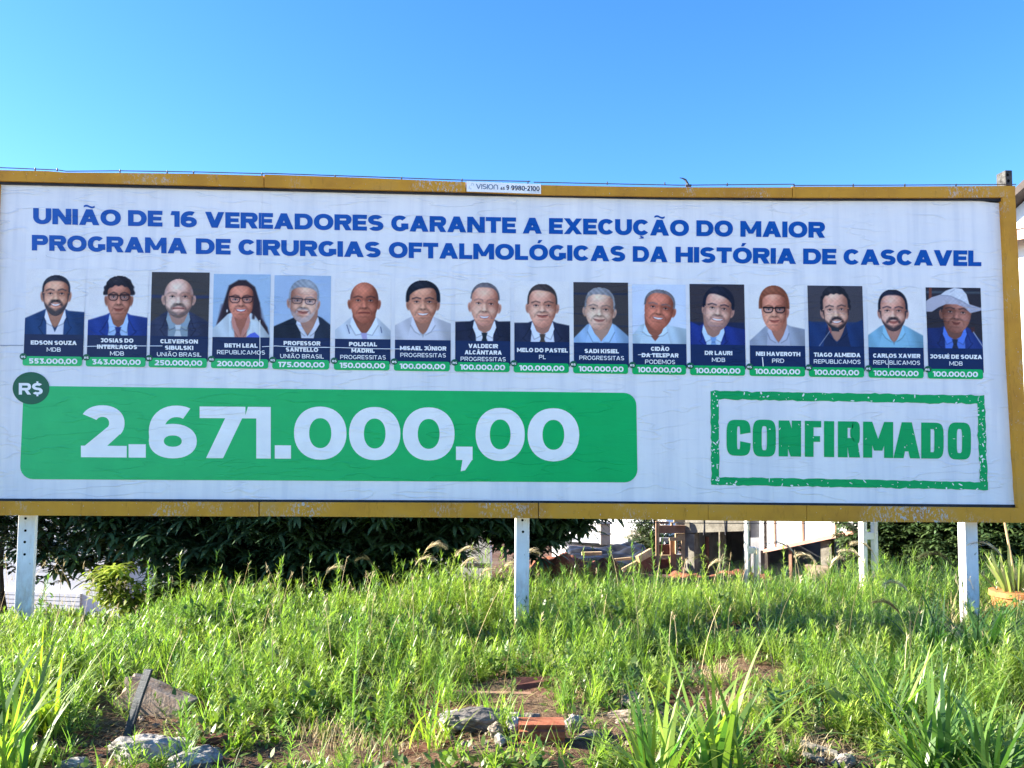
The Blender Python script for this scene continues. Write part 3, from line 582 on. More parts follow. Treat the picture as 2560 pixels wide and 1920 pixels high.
NAVY = (40, 58, 92); BGD = (62, 60, 64)
CARDS = [
 dict(n=[('EDSON SOUZA', 115, 1), ('MDB', 35, 0)], amt='553.000,00', lab='printed portrait of a bearded man in a blue suit with open white collar',
      q=dict(cx=.51, hw=.222, chin=.31, top=1.0, eye=.69, mouth=.506, skin=(206, 160, 142), hair=(44, 48, 58), beard=(52, 54, 62), smile=2, hline=.90, body=dict(jacket=(42, 74, 120), shirt=(224, 226, 232), open=.14, vneck=.15, col=.20, lapel=1), shL=.27, shR=.38)),
 dict(n=[('JOSIAS DO', 82, 1), ('INTERLAGOS', 100, 1), ('MDB', 35, 0)], amt='343.000,00', lab='printed portrait of a curly haired man in glasses, royal blue suit and tie',
      q=dict(cx=.51, hw=.205, chin=.255, top=1.0, eye=.645, mouth=.437, skin=(172, 126, 112), hair=(38, 38, 48), curl=1, hwid=1.26, burn=-.02, hline=.83, smile=1, glasses=1, gw=1.3, body=dict(jacket=(42, 70, 148), shirt=(168, 198, 232), tie=(40, 58, 120), open=.17, lapel=1), shL=.25, shR=.30)),
 dict(n=[('CLEVERSON', 94, 1), ('SIBULSKI', 71, 1), ('UNIÃO BRASIL', 111, 0)], amt='250.000,00', lab='printed portrait of a bald bearded man in a dark suit on a dark ground',
      q=dict(bg=(70, 68, 68), bands=[(.64, .72, (52, 62, 92))], cx=.475, hw=.25, chin=.31, top=.985, ftop=.985, eye=.684, mouth=.482, skin=(216, 184, 178), style='bald', stub=(196, 172, 168), hair=(120, 104, 98), beard=(88, 80, 78), bd=.72, smile=0, ba=.45, body=dict(jacket=(58, 66, 92), shirt=(142, 160, 170), tie=(206, 214, 214), open=.17, lapel=1), shL=.24, shR=.25)),
 dict(n=[('BETH LEAL', 83, 1), ('REPUBLICAMOS', 120, 0)], amt='200.000,00', lab='printed portrait of a smiling woman with long dark hair and glasses',
      q=dict(bg=(168, 196, 220), cx=.49, hw=.232, chin=.31, top=.99, ftop=.93, eye=.66, mouth=.477, skin=(196, 134, 118), style='long', hair=(50, 40, 48), hline=.90, smile=2, mw=.42, lip=(150, 50, 62), glasses=1, cat=1, gw=1.1, body=dict(jacket=(214, 226, 230), shirt=(196, 134, 118), open=.10, vneck=.02, col=.16), shL=.14, shR=.02, nw=.62, extra=[('p', (88, 110, 210), [(.56, -.02), (.66, .06), (.74, .09), (.82, .02), (.84, -.03)], 0)])),
 dict(n=[('PROFESSOR', 92, 1), ('SANTELLO', 81, 1), ('UNIÃO BRASIL', 109, 0)], amt='175.000,00', lab='printed portrait of a grey haired man with goatee and glasses in a dark jacket',
      q=dict(bg=(170, 194, 220), cx=.515, hw=.25, chin=.27, top=1.04, eye=.657, mouth=.461, skin=(208, 168, 156), hair=(160, 168, 176), beard=(184, 184, 188), bd=.6, brow=(130, 120, 118), hline=.89, smile=1, glasses=1, gcol=(60, 52, 58), tilt=-.06, side=-1, body=dict(jacket=(44, 56, 74), shirt=(206, 210, 220), open=.10, vneck=.05, col=.13), shL=.20, shR=.24, bx=.60)),
 dict(n=[('POLICIAL', 70, 1), ('MADRIL', 58, 1), ('PROGRESSITAS', 114, 0)], amt='150.000,00', lab='printed portrait of a bald unsmiling man in a white polo shirt',
      q=dict(cx=.52, hw=.255, chin=.285, top=1.02, ftop=1.02, eye=.697, mouth=.473, skin=(172, 112, 94), style='bald', stub=(96, 70, 66), hair=(58, 44, 44), smile=0, shade=.8, body=dict(jacket=(222, 230, 236), shirt=(222, 230, 236), open=.3, vneck=.10, col=.08), shL=.16, shR=.16, nw=.85, extra=[('l', (48, 62, 110), [(.21, .25), (.26, .10)], .014), ('l', (48, 62, 110), [(.82, .22), (.84, .12)], .014), ('p', (176, 168, 206), [(.46, .11), (.57, .11), (.58, -.02), (.50, -.02)], 0)])),
 dict(n=[('MISAEL JÚNIOR', 116, 1), ('PROGRESSITAS', 114, 0)], amt='100.000,00', lab='printed portrait of a dark haired smiling man in a pale open shirt',
      q=dict(cx=.50, hw=.258, chin=.30, top=1.07, eye=.686, mouth=.469, skin=(196, 148, 130), hair=(26, 32, 46), hwid=1.2, hline=.92, part=.18, burn=.02, smile=2, mw=.42, body=dict(jacket=(214, 214, 220), shirt=(216, 216, 222), open=.3, vneck=.10, col=.16), shL=.26, shR=.30)),
 dict(n=[('VALDECIR', 74, 1), ('ALCÂNTARA', 93, 1), ('PROGRESSITAS', 113, 0)], amt='100.000,00', lab='printed portrait of a man with cropped hair in a black suit and dark tie',
      q=dict(cx=.53, hw=.258, chin=.265, top=1.06, eye=.68, mouth=.44, skin=(222, 168, 154), hair=(112, 108, 112), hwid=1.03, hline=.97, burn=-.06, smile=2, brow=(150, 110, 100), tilt=-.05, body=dict(jacket=(36, 44, 68), shirt=(226, 230, 236), tie=(30, 44, 52), open=.15, lapel=1), shL=.34, shR=.36)),
 dict(n=[('MELO DO PASTEL', 127, 1), ('PL', 17, 0)], amt='100.000,00', lab='printed portrait of a man with brown hair, navy suit and brown tie',
      q=dict(cx=.51, hw=.26, chin=.255, top=1.055, eye=.66, mouth=.472, skin=(214, 166, 152), hair=(66, 58, 58), hwid=1.05, hline=.93, part=-.1, burn=.0, smile=1, body=dict(jacket=(42, 52, 80), shirt=(222, 228, 238), tie=(82, 70, 62), open=.22, lapel=1), shL=.34, shR=.30)),
 dict(n=[('SADI KISIEL', 86, 1), ('PROGRESSITAS', 112, 0)], amt='100.000,00', lab='printed portrait of a grey haired man in a light blue shirt on a dark ground',
      q=dict(bg=(66, 62, 64), bands=[(.86, .92, (40, 52, 78)), (.28, .33, (40, 52, 78)), (.5, .54, (46, 56, 80))], cx=.47, hw=.262, chin=.235, top=1.01, eye=.615, mouth=.414, skin=(214, 184, 172), hair=(150, 152, 156), curl=.5, hline=.88, smile=1, brow=(110, 96, 92), tilt=-.06, side=1, body=dict(jacket=(160, 196, 230), shirt=(170, 204, 236), open=.3, vneck=.02, col=.02), shL=.08, shR=.12, nw=.8, bx=.50)),
 dict(n=[('CIDÃO', 46, 1), ('DA TELEPAR', 92, 1), ('PODEMOS', 75, 0)], amt='100.000,00', lab='printed portrait of a laughing man with short grey hair in a pale shirt',
      q=dict(bg=(214, 226, 240), cx=.49, hw=.272, chin=.25, top=1.01, eye=.675, mouth=.479, skin=(186, 120, 102), hair=(120, 118, 122), hwid=1.06, hline=.94, burn=.0, smile=2, mw=.40, tilt=-.14, ears=2, body=dict(jacket=(200, 222, 232), shirt=(204, 226, 236), open=.3, vneck=.14, col=.16), shL=.16, shR=.28, bx=.42)),
 dict(n=[('DR LAURI', 69, 1), ('MDB', 33, 0)], amt='100.000,00', lab='printed portrait of a laughing dark haired man in a bright blue suit',
      q=dict(bg=(58, 54, 62), bands=[(-.1, .42, (30, 42, 76))], cx=.508, hw=.25, chin=.25, top=1.065, eye=.664, mouth=.463, skin=(208, 168, 158), hair=(26, 32, 52), hwid=1.16, hline=.90, part=-.22, burn=.02, smile=2, mw=.46, tilt=-.10, beard=(110, 92, 96), bd=.35, body=dict(jacket=(34, 58, 140), shirt=(190, 214, 232), tie=(120, 160, 210), open=.12, lapel=1), shL=.42, shR=.28, bx=.42)),
 dict(n=[('NEI HAVEROTH', 111, 1), ('PRD', 30, 0)], amt='100.000,00', lab='printed portrait of a ginger haired man in dark rimmed glasses and grey shirt',
      q=dict(cx=.455, hw=.228, chin=.26, top=1.085, eye=.652, mouth=.445, skin=(212, 150, 132), hair=(150, 84, 58), hwid=1.22, hline=.92, burn=.0, smile=1, shade=.9, glasses=1, gcol=(20, 18, 24), gw=1.5, ears=2, body=dict(jacket=(170, 178, 192), shirt=(186, 190, 204), open=.22, vneck=.06, col=.12), shL=.08, shR=.30, bx=.52)),
 dict(n=[('TIAGO ALMEIDA', 117, 1), ('REPUBLICAMOS', 117, 0)], amt='100.000,00', lab='printed portrait of a bearded man in a dark blue shirt behind a microphone',
      q=dict(bg=(70, 68, 76), bands=[(-.1, .46, (34, 58, 100))], cx=.51, hw=.24, chin=.29, top=1.11, eye=.673, mouth=.453, skin=(212, 172, 160), hair=(34, 36, 46), curl=.9, hwid=1.12, hline=.95, beard=(40, 36, 44), bd=.92, smile=2, tilt=.06, ears=1, body=dict(jacket=(30, 60, 112), shirt=(28, 44, 78), open=.26, vneck=.12, col=.2), shL=.46, shR=.50, extra=[('p', (40, 50, 62), [(.40, .36), (.54, .34), (.56, .27), (.42, .28)], 0), ('l', (150, 70, 66), [(.38, .33), (.40, .26)], .03), ('l', (150, 158, 170), [(.39, .28), (.19, .01)], .012)])),
 dict(n=[('CARLOS XAVIER', 118, 1), ('REPUBLICAMOS', 117, 0)], amt='100.000,00', lab='printed portrait of a bearded man in an aqua shirt with open collar',
      q=dict(cx=.466, hw=.242, chin=.29, top=1.055, eye=.669, mouth=.466, skin=(212, 166, 156), hair=(28, 34, 52), hwid=1.12, hline=.95, burn=.04, beard=(56, 48, 54), bd=.88, smile=1, body=dict(jacket=(136, 190, 214), shirt=(142, 196, 218), open=.3, vneck=.11, col=.18), shL=.22, shR=.22)),
 dict(n=[('JOSUÉ DE SOUZA', 130, 1), ('MDB', 33, 0)], amt='100.000,00', lab='printed portrait of a man in a white wide brimmed hat by a microphone',
      q=dict(bg=(48, 46, 54), bands=[(.98, 1.05, (72, 84, 96))], cx=.54, hw=.265, chin=.28, top=.98, eye=.66, mouth=.46, skin=(150, 108, 98), hair=(54, 46, 50), hline=.86, smile=1, mw=.26, side=-1, tilt=-.08, ears=1, body=dict(jacket=(38, 62, 132), shirt=(84, 124, 214), tie=(40, 48, 70), open=.18, lapel=1), shL=.36, shR=.12, bx=.50,
            extra=[('p', (120, 66, 54), [(.05, .85), (.10, .85), (.11, 1.1), (.06, 1.1)], 0), ('p', (186, 184, 194), [(-.02, .84), (.10, .92), (.26, .97), (.40, .96), (.62, .88), (.80, .80), (.98, .74), (1.02, .78), (1.02, .70), (.80, .64), (.70, .74), (.55, .80), (.36, .80), (.22, .74), (.10, .66), (-.02, .66)], 0),
                   ('p', (222, 226, 230), [(.24, .95), (.36, 1.04), (.52, 1.10), (.66, 1.08), (.74, .98), (.79, .78), (.62, .88), (.42, .95)], 0), ('l', (164, 166, 178), [(.26, .96), (.44, .95), (.64, .86), (.80, .77)], .02), ('l', (190, 194, 204), [(.45, 1.02), (.52, 1.06)], .02),
                   ('p', (72, 44, 46), [(.79, .38), (.86, .40), (.87, .30), (.81, .29)], 0), ('l', (180, 188, 200), [(.84, .30), (1.0, .04)], .014)])),
]
XL = [59, 217, 374, 530, 683, 837, 987, 1138, 1286, 1434.7, 1582, 1726.6, 1875, 2023, 2172, 2320]
XR = [207.5, 366, 519.5, 673, 825, 976, 1126.6, 1276, 1424, 1572, 1716.5, 1864, 2013.6, 2161, 2309.6, 2458]
def lean(x, y): return x+3.2e-5*(x-1233)*(y-890)      # uprights of the board lean out a little towards the foot
srgb = lambda a: np.where(a/255 <= .04045, a/255/12.92, ((a/255+.055)/1.055)**2.4)
for i, cd in enumerate(CARDS):
    xl, xr = XL[i], XR[i]; yt = 674+2.55*i; yb = 836+2.33*i; g0 = 891+2.13*i; g1 = 914.5+2.17*i; sl_ = 1.6
    wpx = xr-xl
    mb = MB()
    pic = srgb(portrait(cd['q'])); topn = 1.10
    yt2 = yb-wpx*topn
    X, Y = np.meshgrid(np.linspace(0, 1, NX), np.linspace(0, topn, NY))
    px = xl+X*wpx; py = yb-Y*wpx+sl_*(X-.5); px = px+3.2e-5*(px-1233)*(py-890)
    dd = FW[None, None]+RT*((px-1280)/FPX)[..., None]-UP*((py-960)/FPX)[..., None]
    V = EYE+dd*((D-LAY*2)/dd[..., 1])[..., None]
    idx = np.arange(NX*NY).reshape(NY, NX)
    for a in V.reshape(-1, 3): mb.v.append(tuple(a))
    q4 = np.stack([idx[:-1, :-1], idx[:-1, 1:], idx[1:, 1:], idx[1:, :-1]], -1).reshape(-1, 4)
    mb.f += [tuple(int(z) for z in r) for r in q4]; mb.m += [0]*len(q4)
    def pp(x, y, l): return P2(lean(x, y), y+sl_*((x-xl)/wpx-.5), l)
    def band(x0, y0, x1, y1, l, m, r=0, top_r=True):
        pts = []
        for (cx_, cyy, a0) in ((x1-r, y0+r, 0), (x0+r, y0+r, 90), (x0+r, y1-r, 180), (x1-r, y1-r, 270)):
            rr = r
            for t in range(6 if r else 1):
                a = math.radians(a0+90*t/5) if r else math.radians(a0+45)
                pts.append(pp(cx_+rr*math.cos(a), cyy-rr*math.sin(a), l))
        mb.poly(pts, m)
    band(xl, yb, xr, g0+8, 3, 1)
    band(xl-2, g0, xr-2, g1, 4, 2, 6)
    # badge
    bx_, by_ = xl-1, g0+1
    mb.poly([pp(bx_+9*math.cos(a), by_-8.2*math.sin(a), 5) for a in np.linspace(0, 2*math.pi, 18, endpoint=False)], 3)
    lines = cd['n']; three = len(lines) == 3
    bases = (18, 34, 50.5) if three else (26, 43)
    for (s_, w_, bold), bo in zip(lines, bases):
        xm = (xl+xr)/2+1
        fb = (lambda bo_: (lambda x: yb+bo_+sl_*((x-xl)/wpx-.5)))(bo)
        text(mb, s_, xm-w_/2, xm+w_/2, fb, 10.4, 4, 4, wx=.31 if bold else .17, wy=.27 if bold else .16, gap=.085 if bold else .14)
    fb = lambda x: g1-5.0+sl_*((x-xl)/wpx-.5)
    text(mb, cd['amt'], xl+wpx*.085, xl+wpx*.905, fb, 13.2, 6, 4, wx=.27, wy=.24, gap=.04)
    text(mb, 'R$', bx_-5.5, bx_+5.5, lambda x: by_+2.6, 5.0, 6, 4, wx=.3, wy=.22)
    o = mb.build('portrait_card', [M['portrait'], M['ink_navy'], M['ink_green'], M['ink_badge'], M['ink_white']], poster)
    a = o.data.color_attributes.new('Col', 'FLOAT_COLOR', 'POINT')
    colr = np.ones((len(o.data.vertices), 4), np.float32); colr[:NX*NY, :3] = pic.reshape(-1, 3); a.data.foreach_set('color', colr.ravel())
    o['label'] = cd['lab']

# big sum on green
mb = MB()
def rbox(c, r, lay, m, n=7):
    (xa, ya), (xb, yb_), (xc, yc), (xd, yd) = c; pts = []
    for (x, y), (sx_, sy2), a0 in (((xb, yb_), (-1, 1), 90), ((xa, ya), (1, 1), 180), ((xd, yd), (1, -1), 270), ((xc, yc), (-1, -1), 0)):
        for t in range(n):
            th = t/(n-1)*math.pi/2
            if (sx_, sy2) == (-1, 1): u_, v_ = math.sin(math.pi/2-th), math.cos(math.pi/2-th)
            elif (sx_, sy2) == (1, 1): u_, v_ = -math.sin(th), math.cos(th)
            elif (sx_, sy2) == (1, -1): u_, v_ = -math.cos(th), -math.sin(th)
            else: u_, v_ = math.sin(th), -math.cos(th)
            pts.append(P2(x+sx_*r+r*u_, y+sy2*r-r*v_, lay))
    mb.poly(pts, m)
rbox([(58, 965), (1591, 982), (1593.5, 1206), (50.5, 1198)], 32, 2, 0)
mb.poly([P2(77.5+46*math.cos(a), 970.5-40.5*math.sin(a), 3) for a in np.linspace(0, 2*math.pi, 44, endpoint=False)], 1)
text(mb, 'R$', 47, 107, lambda x: 986.5, 29, 4, 2, wx=.25, wy=.22)
bb = lerp(200, 1143, 1448, 1152)
for ch, xa, xb in (('2', 199.6, 318.3), ('.', 321.5, 364.5), ('6', 372, 492), ('7', 499, 613.5), ('1', 611, 677), ('.', 687, 727.5), ('0', 735, 866.3), ('0', 872.6, 1001), ('0', 1007, 1136.5), (',', 1140, 1181.5), ('0', 1189, 1312), ('0', 1319, 1448)):
    text(mb, ch, xa, xb, bb, 129, 3 if ch != '1' else 4.2, 2, wx=.285 if ch not in '16' else .29, wy=.225)
mb.build('amount_banner', [M['ink_green'], M['ink_badge'], M['ink_white']], poster)

# stamp with a worn frame
mb = MB(); r2 = np.random.default_rng(3)
def rough_bar(p0, p1, w0, w1, nseg, lay):
    """bar from p0 to p1, w0/w1: offsets of both long edges (photo px), edges jittered"""
    A_, B_ = np.array(p0, float), np.array(p1, float); t = (B_-A_)/np.linalg.norm(B_-A_); nn = np.array([-t[1], t[0]])
    ja = r2.normal(0, .8, nseg+1); jb = r2.normal(0, .9, nseg+1)
    for i_ in range(nseg):
        u0, u1 = i_/nseg, (i_+1)/nseg
        mb.poly([P2(*(A_+(B_-A_)*u+nn*o_), lay) for u, o_ in ((u0, w0+ja[i_]), (u1, w0+ja[i_+1]), (u1, w1+jb[i_+1]), (u0, w1+jb[i_]))], 0)
rough_bar((1777, 977), (2461, 989), 0, 21, 60, 2); rough_bar((1778, 1212), (2470, 1225), -20, 0, 60, 2)
rough_bar((1777, 978), (1778.5, 1212), -20, 0, 24, 2.2); rough_bar((2461, 990), (2470, 1224), 0, 19, 24, 2.2)
mbs = [MB(), MB()]; mbs[0] = mb; mb = mbs[1]
cb = lerp(1816, 1139, 2427, 1148)
for ch, a, b in zip('CONFIRMADO', (927, 1040, 1152, 1265, 1348, 1408, 1517, 1648, 1768, 1883), (1027, 1140, 1249, 1336, 1392, 1503, 1647, 1763, 1865, 1983)):
    text(mb, ch, 1280+a/1.728, 1280+b/1.728, cb, 90, 2, 0, wx=.45 if ch not in 'MIA' else .38, wy=.18, n=4.0)
for k_ in range(190):      # worn specks
    s_ = r2.integers(0, 5); u = r2.random()
    if s_ == 0: c0 = (1780+680*u, 979+12*u+18*r2.random())
    elif s_ == 1: c0 = (1780+688*u, 1195+13*u+18*r2.random())
    elif s_ == 2: c0 = (1779+18*r2.random(), 980+230*u)
    elif s_ == 3: c0 = (2443+9*u+18*r2.random(), 990+230*u)
    else: c0 = (1820+600*u, 1060+86*r2.random())
    rr = (0.9+1.9*r2.random()**2)*(0.8 if s_ == 4 else 1.15); el_ = .5+1.8*r2.random(); ro = r2.random()*3
    mb = mbs[1 if s_ == 4 else 0]; mb.poly([P2(c0[0]+rr*(el_*math.cos(a)*math.cos(ro)-math.sin(a)*math.sin(ro)/el_)*r2.uniform(.7, 1.2), c0[1]+rr*(el_*math.cos(a)*math.sin(ro)+math.sin(a)*math.cos(ro)/el_), 3.2+k_*.004) for a in np.linspace(0, 2*math.pi, 7, endpoint=False)], 1)
mbs[0].build('stamp_frame', [M['ink_stamp'], M['ink_white']], poster); mbs[1].build('stamp_word', [M['ink_stamp'], M['ink_white']], poster)

# overlapping edges of the pasted sheets
def seam(pts, w, lay, mat):
    mb_ = MB()
    for (x0, y0), (x1, y1) in zip(pts[:-1], pts[1:]):
        if abs(x1-x0) > abs(y1-y0): mb_.hexa([P2(x0, y0+w, lay), P2(x1, y1+w, lay), P2(x1, y1+w, lay+1.4), P2(x0, y0+w, lay+1.4)], [P2(x0, y0, lay), P2(x1, y1, lay), P2(x1, y1, lay+.3), P2(x0, y0, lay+.3)], 0)
        else: mb_.hexa([P2(x0, y0, lay), P2(x0+w, y0, lay), P2(x0+w, y0, lay+1.2), P2(x0, y0, lay+.3)], [P2(x1, y1, lay), P2(x1+w, y1, lay), P2(x1+w, y1, lay+1.2), P2(x1, y1, lay+.3)], 0)
    mb_.build('paper_seam', mat, poster)
seam([(0, 862.5), (58, 863)], 1.2, 1, M['ink_grey']); seam([(208, 865), (260, 864.5), (300, 864), (406, 864)], 1.6, 7, M['ink_white'])
seam([(655, 866), (690, 864), (740, 867), (848, 868), (930, 871), (1045, 872)], 1.5, 7, M['ink_white']); seam([(1595, 886), (1630, 885), (1665, 884)], 1.5, 7, M['ink_white'])
seam([(649, 800), (649, 893), (647, 915)], 1.6, 7, M['ink_white']); seam([(1905, 893), (1907, 916)], 2.2, 7, M['ink_white']); seam([(2220, 892), (2221, 920)], 1.2, 7, M['ink_white'])
seam([(2220, 894), (2300, 895)], 1.0, 7.2, M['ink_grey']); seam([(655, 470), (652, 560), (648, 680)], 1.2, 1, M['paper']); seam([(634.5, 1205), (634, 1248)], 1.2, 3.3, M['paper'])
for xs_ in (1290, 1930): seam([(xs_, 500), (xs_+1, 560)], 1.2, 1, M['paper']); seam([(xs_+2, 1215), (xs_+4, 1255)], 1.2, 3.3, M['paper'])

# yellow frame
def rail(name, upper, lower, front, depth, mat, label=None):
    pts = [(p[0], p[2]) for p in (at(a, b, front) for a, b in upper+lower[::-1])]
    mb_ = MB(); mb_.prism(pts[::-1], front, front+depth, 0); o_ = mb_.build(name, mat, BB)
    if label: o_['label'] = label
    return o_
FY = D-0.055
rail('top_rail', [(-60, 421), (0, 425), (120, 427.5), (160, 431), (300, 432), (500, 434.5), (659, 439)], [(-60, 450), (0, 452), (300, 459), (659, 467.5)], FY, .12, M['yellow'])
rail('top_rail', [(661, 436), (900, 444), (1164, 455)], [(661, 467.5), (900, 473.5), (1164, 479.5)], FY-.004, .12, M['yellow'])
rail('top_rail', [(1165, 456), (1352, 460.5), (1354, 462.5), (1500, 465.5), (1662, 468), (1978, 468.5), (1980, 466)], [(1165, 479.5), (1352, 487), (1662, 491.5), (1980, 493.5)], FY, .12, M['yellow'])
rail('top_rail', [(1982, 466.5), (2200, 466.5), (2538, 464.5)], [(1982, 493.5), (2300, 494), (2504, 493), (2538, 493)], FY-.003, .12, M['yellow'])
mb = MB(); pts = [(2506, 493.5), (2538, 493.5), (2546, 650), (2557, 900), (2566, 1100), (2575, 1270), (2546, 1270), (2535, 1100), (2523, 900), (2514, 650)]
mb.prism([(p[0], p[2]) for p in (at(a, b, FY) for a, b in pts)], FY-.002, FY+.118, 0); mb.f = [tuple(reversed(f)) for f in mb.f]; mb.build('side_rail', M['yellow'], BB)
mb = MB(); pts = [(-60, 448), (-6, 452), (-22, 900), (-36, 1252), (-90, 1252)]
mb.prism([(p[0], p[2]) for p in (at(a, b, FY) for a, b in pts)], FY+.006, FY+.118, 0); mb.f = [tuple(reversed(f)) for f in mb.f]; mb.build('side_rail', M['yellow'], BB)
for ua, ub, la, lb, xa, xb, dz in ((1253, 1255.5, 1288, 1291.5, -70, 646, 0), (1255.5, 1258, 1290.5, 1295.5, 649, 1345, -.004), (1258, 1261.5, 1295.5, 1301, 1347, 1770, 0), (1261.5, 1264, 1301, 1304, 1771, 2016, -.003), (1264, 1270.5, 1304, 1307, 2017, 2600, 0)):
    rail('bottom_rail', [(xa, ua), (xb, ub)], [(xa, la), (xb, lb)], FY+dz, .13, M['yellow'])
# dark strip between rail and paper
rail('dark_strip', [(-40, 449), (0, 451), (659, 466.5), (1165, 478.5), (1662, 490.5), (1980, 492.5), (2506, 492)], [(-40, 456), (3, 459.5), (659, 475), (1165, 487), (1662, 497), (1980, 500), (2440, 500), (2506, 503)], D-.03, .04, M['black'])
rail('dark_strip', [(-60, 1246.5), (646, 1249), (1345, 1252), (2540, 1262)], [(-60, 1256), (646, 1258), (1345, 1260), (2540, 1273)], D-.014, .03, M['black'])
mb = MB(); pts = [(2498, 500), (2512, 500), (2520, 680), (2530, 900), (2540, 1090), (2552, 1274), (2530, 1274), (2500, 700)]
mb.prism([(p[0], p[2]) for p in (at(a, b, D+.02) for a, b in pts)], D+.015, D+.03, 0); mb.f = [tuple(reversed(f)) for f in mb.f]; mb.build('dark_strip', M['black'], BB)

# wire along the top with its clips
mb = MB(); wp = [(-60, 417), (0, 419), (145, 425), (165, 428), (300, 427), (500, 430), (655, 434), (661, 434), (662, 433), (900, 441), (1150, 450), (1326, 453.5)]
mb.tube([at(a, b, D) for a, b in wp], .0045, 6); mb.tube([at(a, b, D) for a, b in [(1334, 455.5), (1500, 459), (1700, 463), (1985, 460.5), (1986, 463.5), (2200, 463), (2540, 461)]], .0045, 6)
for x_ in (88, 143, 300, 418, 484, 655, 838, 1004, 1155, 1320, 1518, 1662, 1818, 1985, 2133, 2262, 2390):
    y_ = np.interp(x_, [0, 655, 1326, 1985, 2540], [419, 433, 453.5, 461, 461]); mb.tube([at(x_, y_-1.5, D), at(x_, y_+6, D)], .006, 6)
mb.build('top_wire', M['wire'], BB)
mb = MB(); mb.tube([at(a, b, D-.02) for a, b in [(1720, 467), (1719, 459), (1714, 450), (1707, 446), (1699, 444.5)]], [.012, .011, .010, .006, .003], 7); mb.tube([at(1714, 464, D-.02), at(1728, 464, D-.02)], .012, 7); mb.build('bent_hook', M['wire'], BB)
mb = MB(); mb.tube([at(a, b, D-.03) for a, b in [(1490, 1305), (1700, 1307.5), (1850, 1308.5), (2060, 1307.5), (2148, 1309)]], .0035, 5)
for x_ in (1505, 1650, 1760, 1905, 2080): mb.tube([at(x_, 1300, D-.03), at(x_, 1308, D-.03)], .005, 5)
mb.build('bottom_wire', M['wire'], BB)
# maker's plate on the top rail
mb = MB(); yp = FY-.012
q = [at(a, b, yp) for a, b in ((1166.5, 453), (1352.5, 460.5), (1352.5, 484.5), (1166.5, 478.5))]
mb.hexa([q[3], q[2], q[2]+np.array([0, .008, 0]), q[3]+np.array([0, .008, 0])], [q[0], q[1], q[1]+np.array([0, .008, 0]), q[0]+np.array([0, .008, 0])], 0)
D_keep = D; LAY_y = yp
def plate_text(s_, xa, xb, base, cap, m, wx, wy, **kw):
    global D
    D = yp-.001; text(mb, s_, xa, xb, base, cap, 0.5, m, wx, wy, **kw); D = D_keep
pb = lerp(1166, 471.5, 1352, 477.5)
plate_text('VISIOn', 1190, 1245, lambda x: pb(x)-.2, 12.5, 1, .17, .15)
plate_text('45', 1251, 1262, lambda x: pb(x)+.2, 7, 2, .22, .2)
plate_text('9', 1266, 1272.6, lambda x: pb(x)-.2, 11.8, 2, .26, .18); plate_text('9980-2100', 1278, 1349, lambda x: pb(x)+.2, 11.8, 2, .26, .18, gap=.12)
plate_text('CASCAVEL  PR', 1321, 1349, lambda x: pb(x)+4.6, 3.2, 3, .2, .18)
D = yp-.001
for el in (ring(1177, 466, 4.5, 7, 1.2, 1.2, 60, 200, 2), ring(1181, 464, 3.6, 7, 1.2, 1.2, 180, 360, 2)):
    for qq in el: mb.poly([P2(a, b, .5) for a, b in qq], 3)
D = D_keep
mb.build('contact_plate', [M['ink_white'], M['ink_grey'], M['ink_dark'], M['ink_pale']], BB)

# posts
def post(px_t, px_b, w_px, py_t, y0, depth, ztop, side_groove=False, holes=(), mat='post', parent=BB, zb=-.4, name='post'):
    """square precast post: front face from px_t (at py_t); stands plumb"""
    p = at(px_t, py_t, y0); w = w_px*y0/FPX/1.0; x0, x1 = p[0], p[0]+w; y1 = y0+depth
    mb_ = MB()
    if side_groove:   # H section: two flanges and a web
        fl_ = depth*.36; ins = .03
        mb_.box(x0, y0, zb, x1, y0+fl_, ztop); mb_.box(x0+ins, y0+fl_, zb, x1-ins, y1-fl_, ztop-.004); mb_.box(x0, y1-fl_, zb, x1, y1, ztop)
    else: mb_.box(x0, y0, zb, x1, y1, ztop)
    o_ = mb_.build(name, M[mat], parent, bevel=.006)
    for hy in holes:
        c0 = at(px_t+w_px*.40 if isinstance(hy, (int, float)) else hy[0], hy if isinstance(hy, (int, float)) else hy[1], y0)
        h_ = MB(); rr = .0115
        h_.tube([(c0[0], y0-.0015, c0[2]), (c0[0], y0+.02, c0[2])], rr, 12); h_.build('bolt_hole', M['hole'], o_)
    return o_
PY = D+.10
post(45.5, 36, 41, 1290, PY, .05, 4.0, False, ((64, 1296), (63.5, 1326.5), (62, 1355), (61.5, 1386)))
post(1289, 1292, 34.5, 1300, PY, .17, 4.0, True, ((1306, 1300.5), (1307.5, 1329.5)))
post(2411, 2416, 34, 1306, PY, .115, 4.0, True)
# stub of the grey post above the frame
pt = at(2513, 425, D+.12); p2 = at(2528, 425, D+.12)
mb = MB(); mb.box(pt[0], D+.12, 2.2, p2[0]+.01, D+.26, pt[2]); o_ = mb.build('post', M['grey_post'], BB, bevel=.006); o_['label'] = 'weathered grey post end standing above the frame'
for px_, py_ in ((2519, 437), (2521, 452)):
    c0 = at(px_, py_, D+.12); h_ = MB(); h_.tube([(c0[0], D+.1185, c0[2]), (c0[0], D+.14, c0[2])], .014, 12); h_.build('bolt_hole', M['hole'], o_)
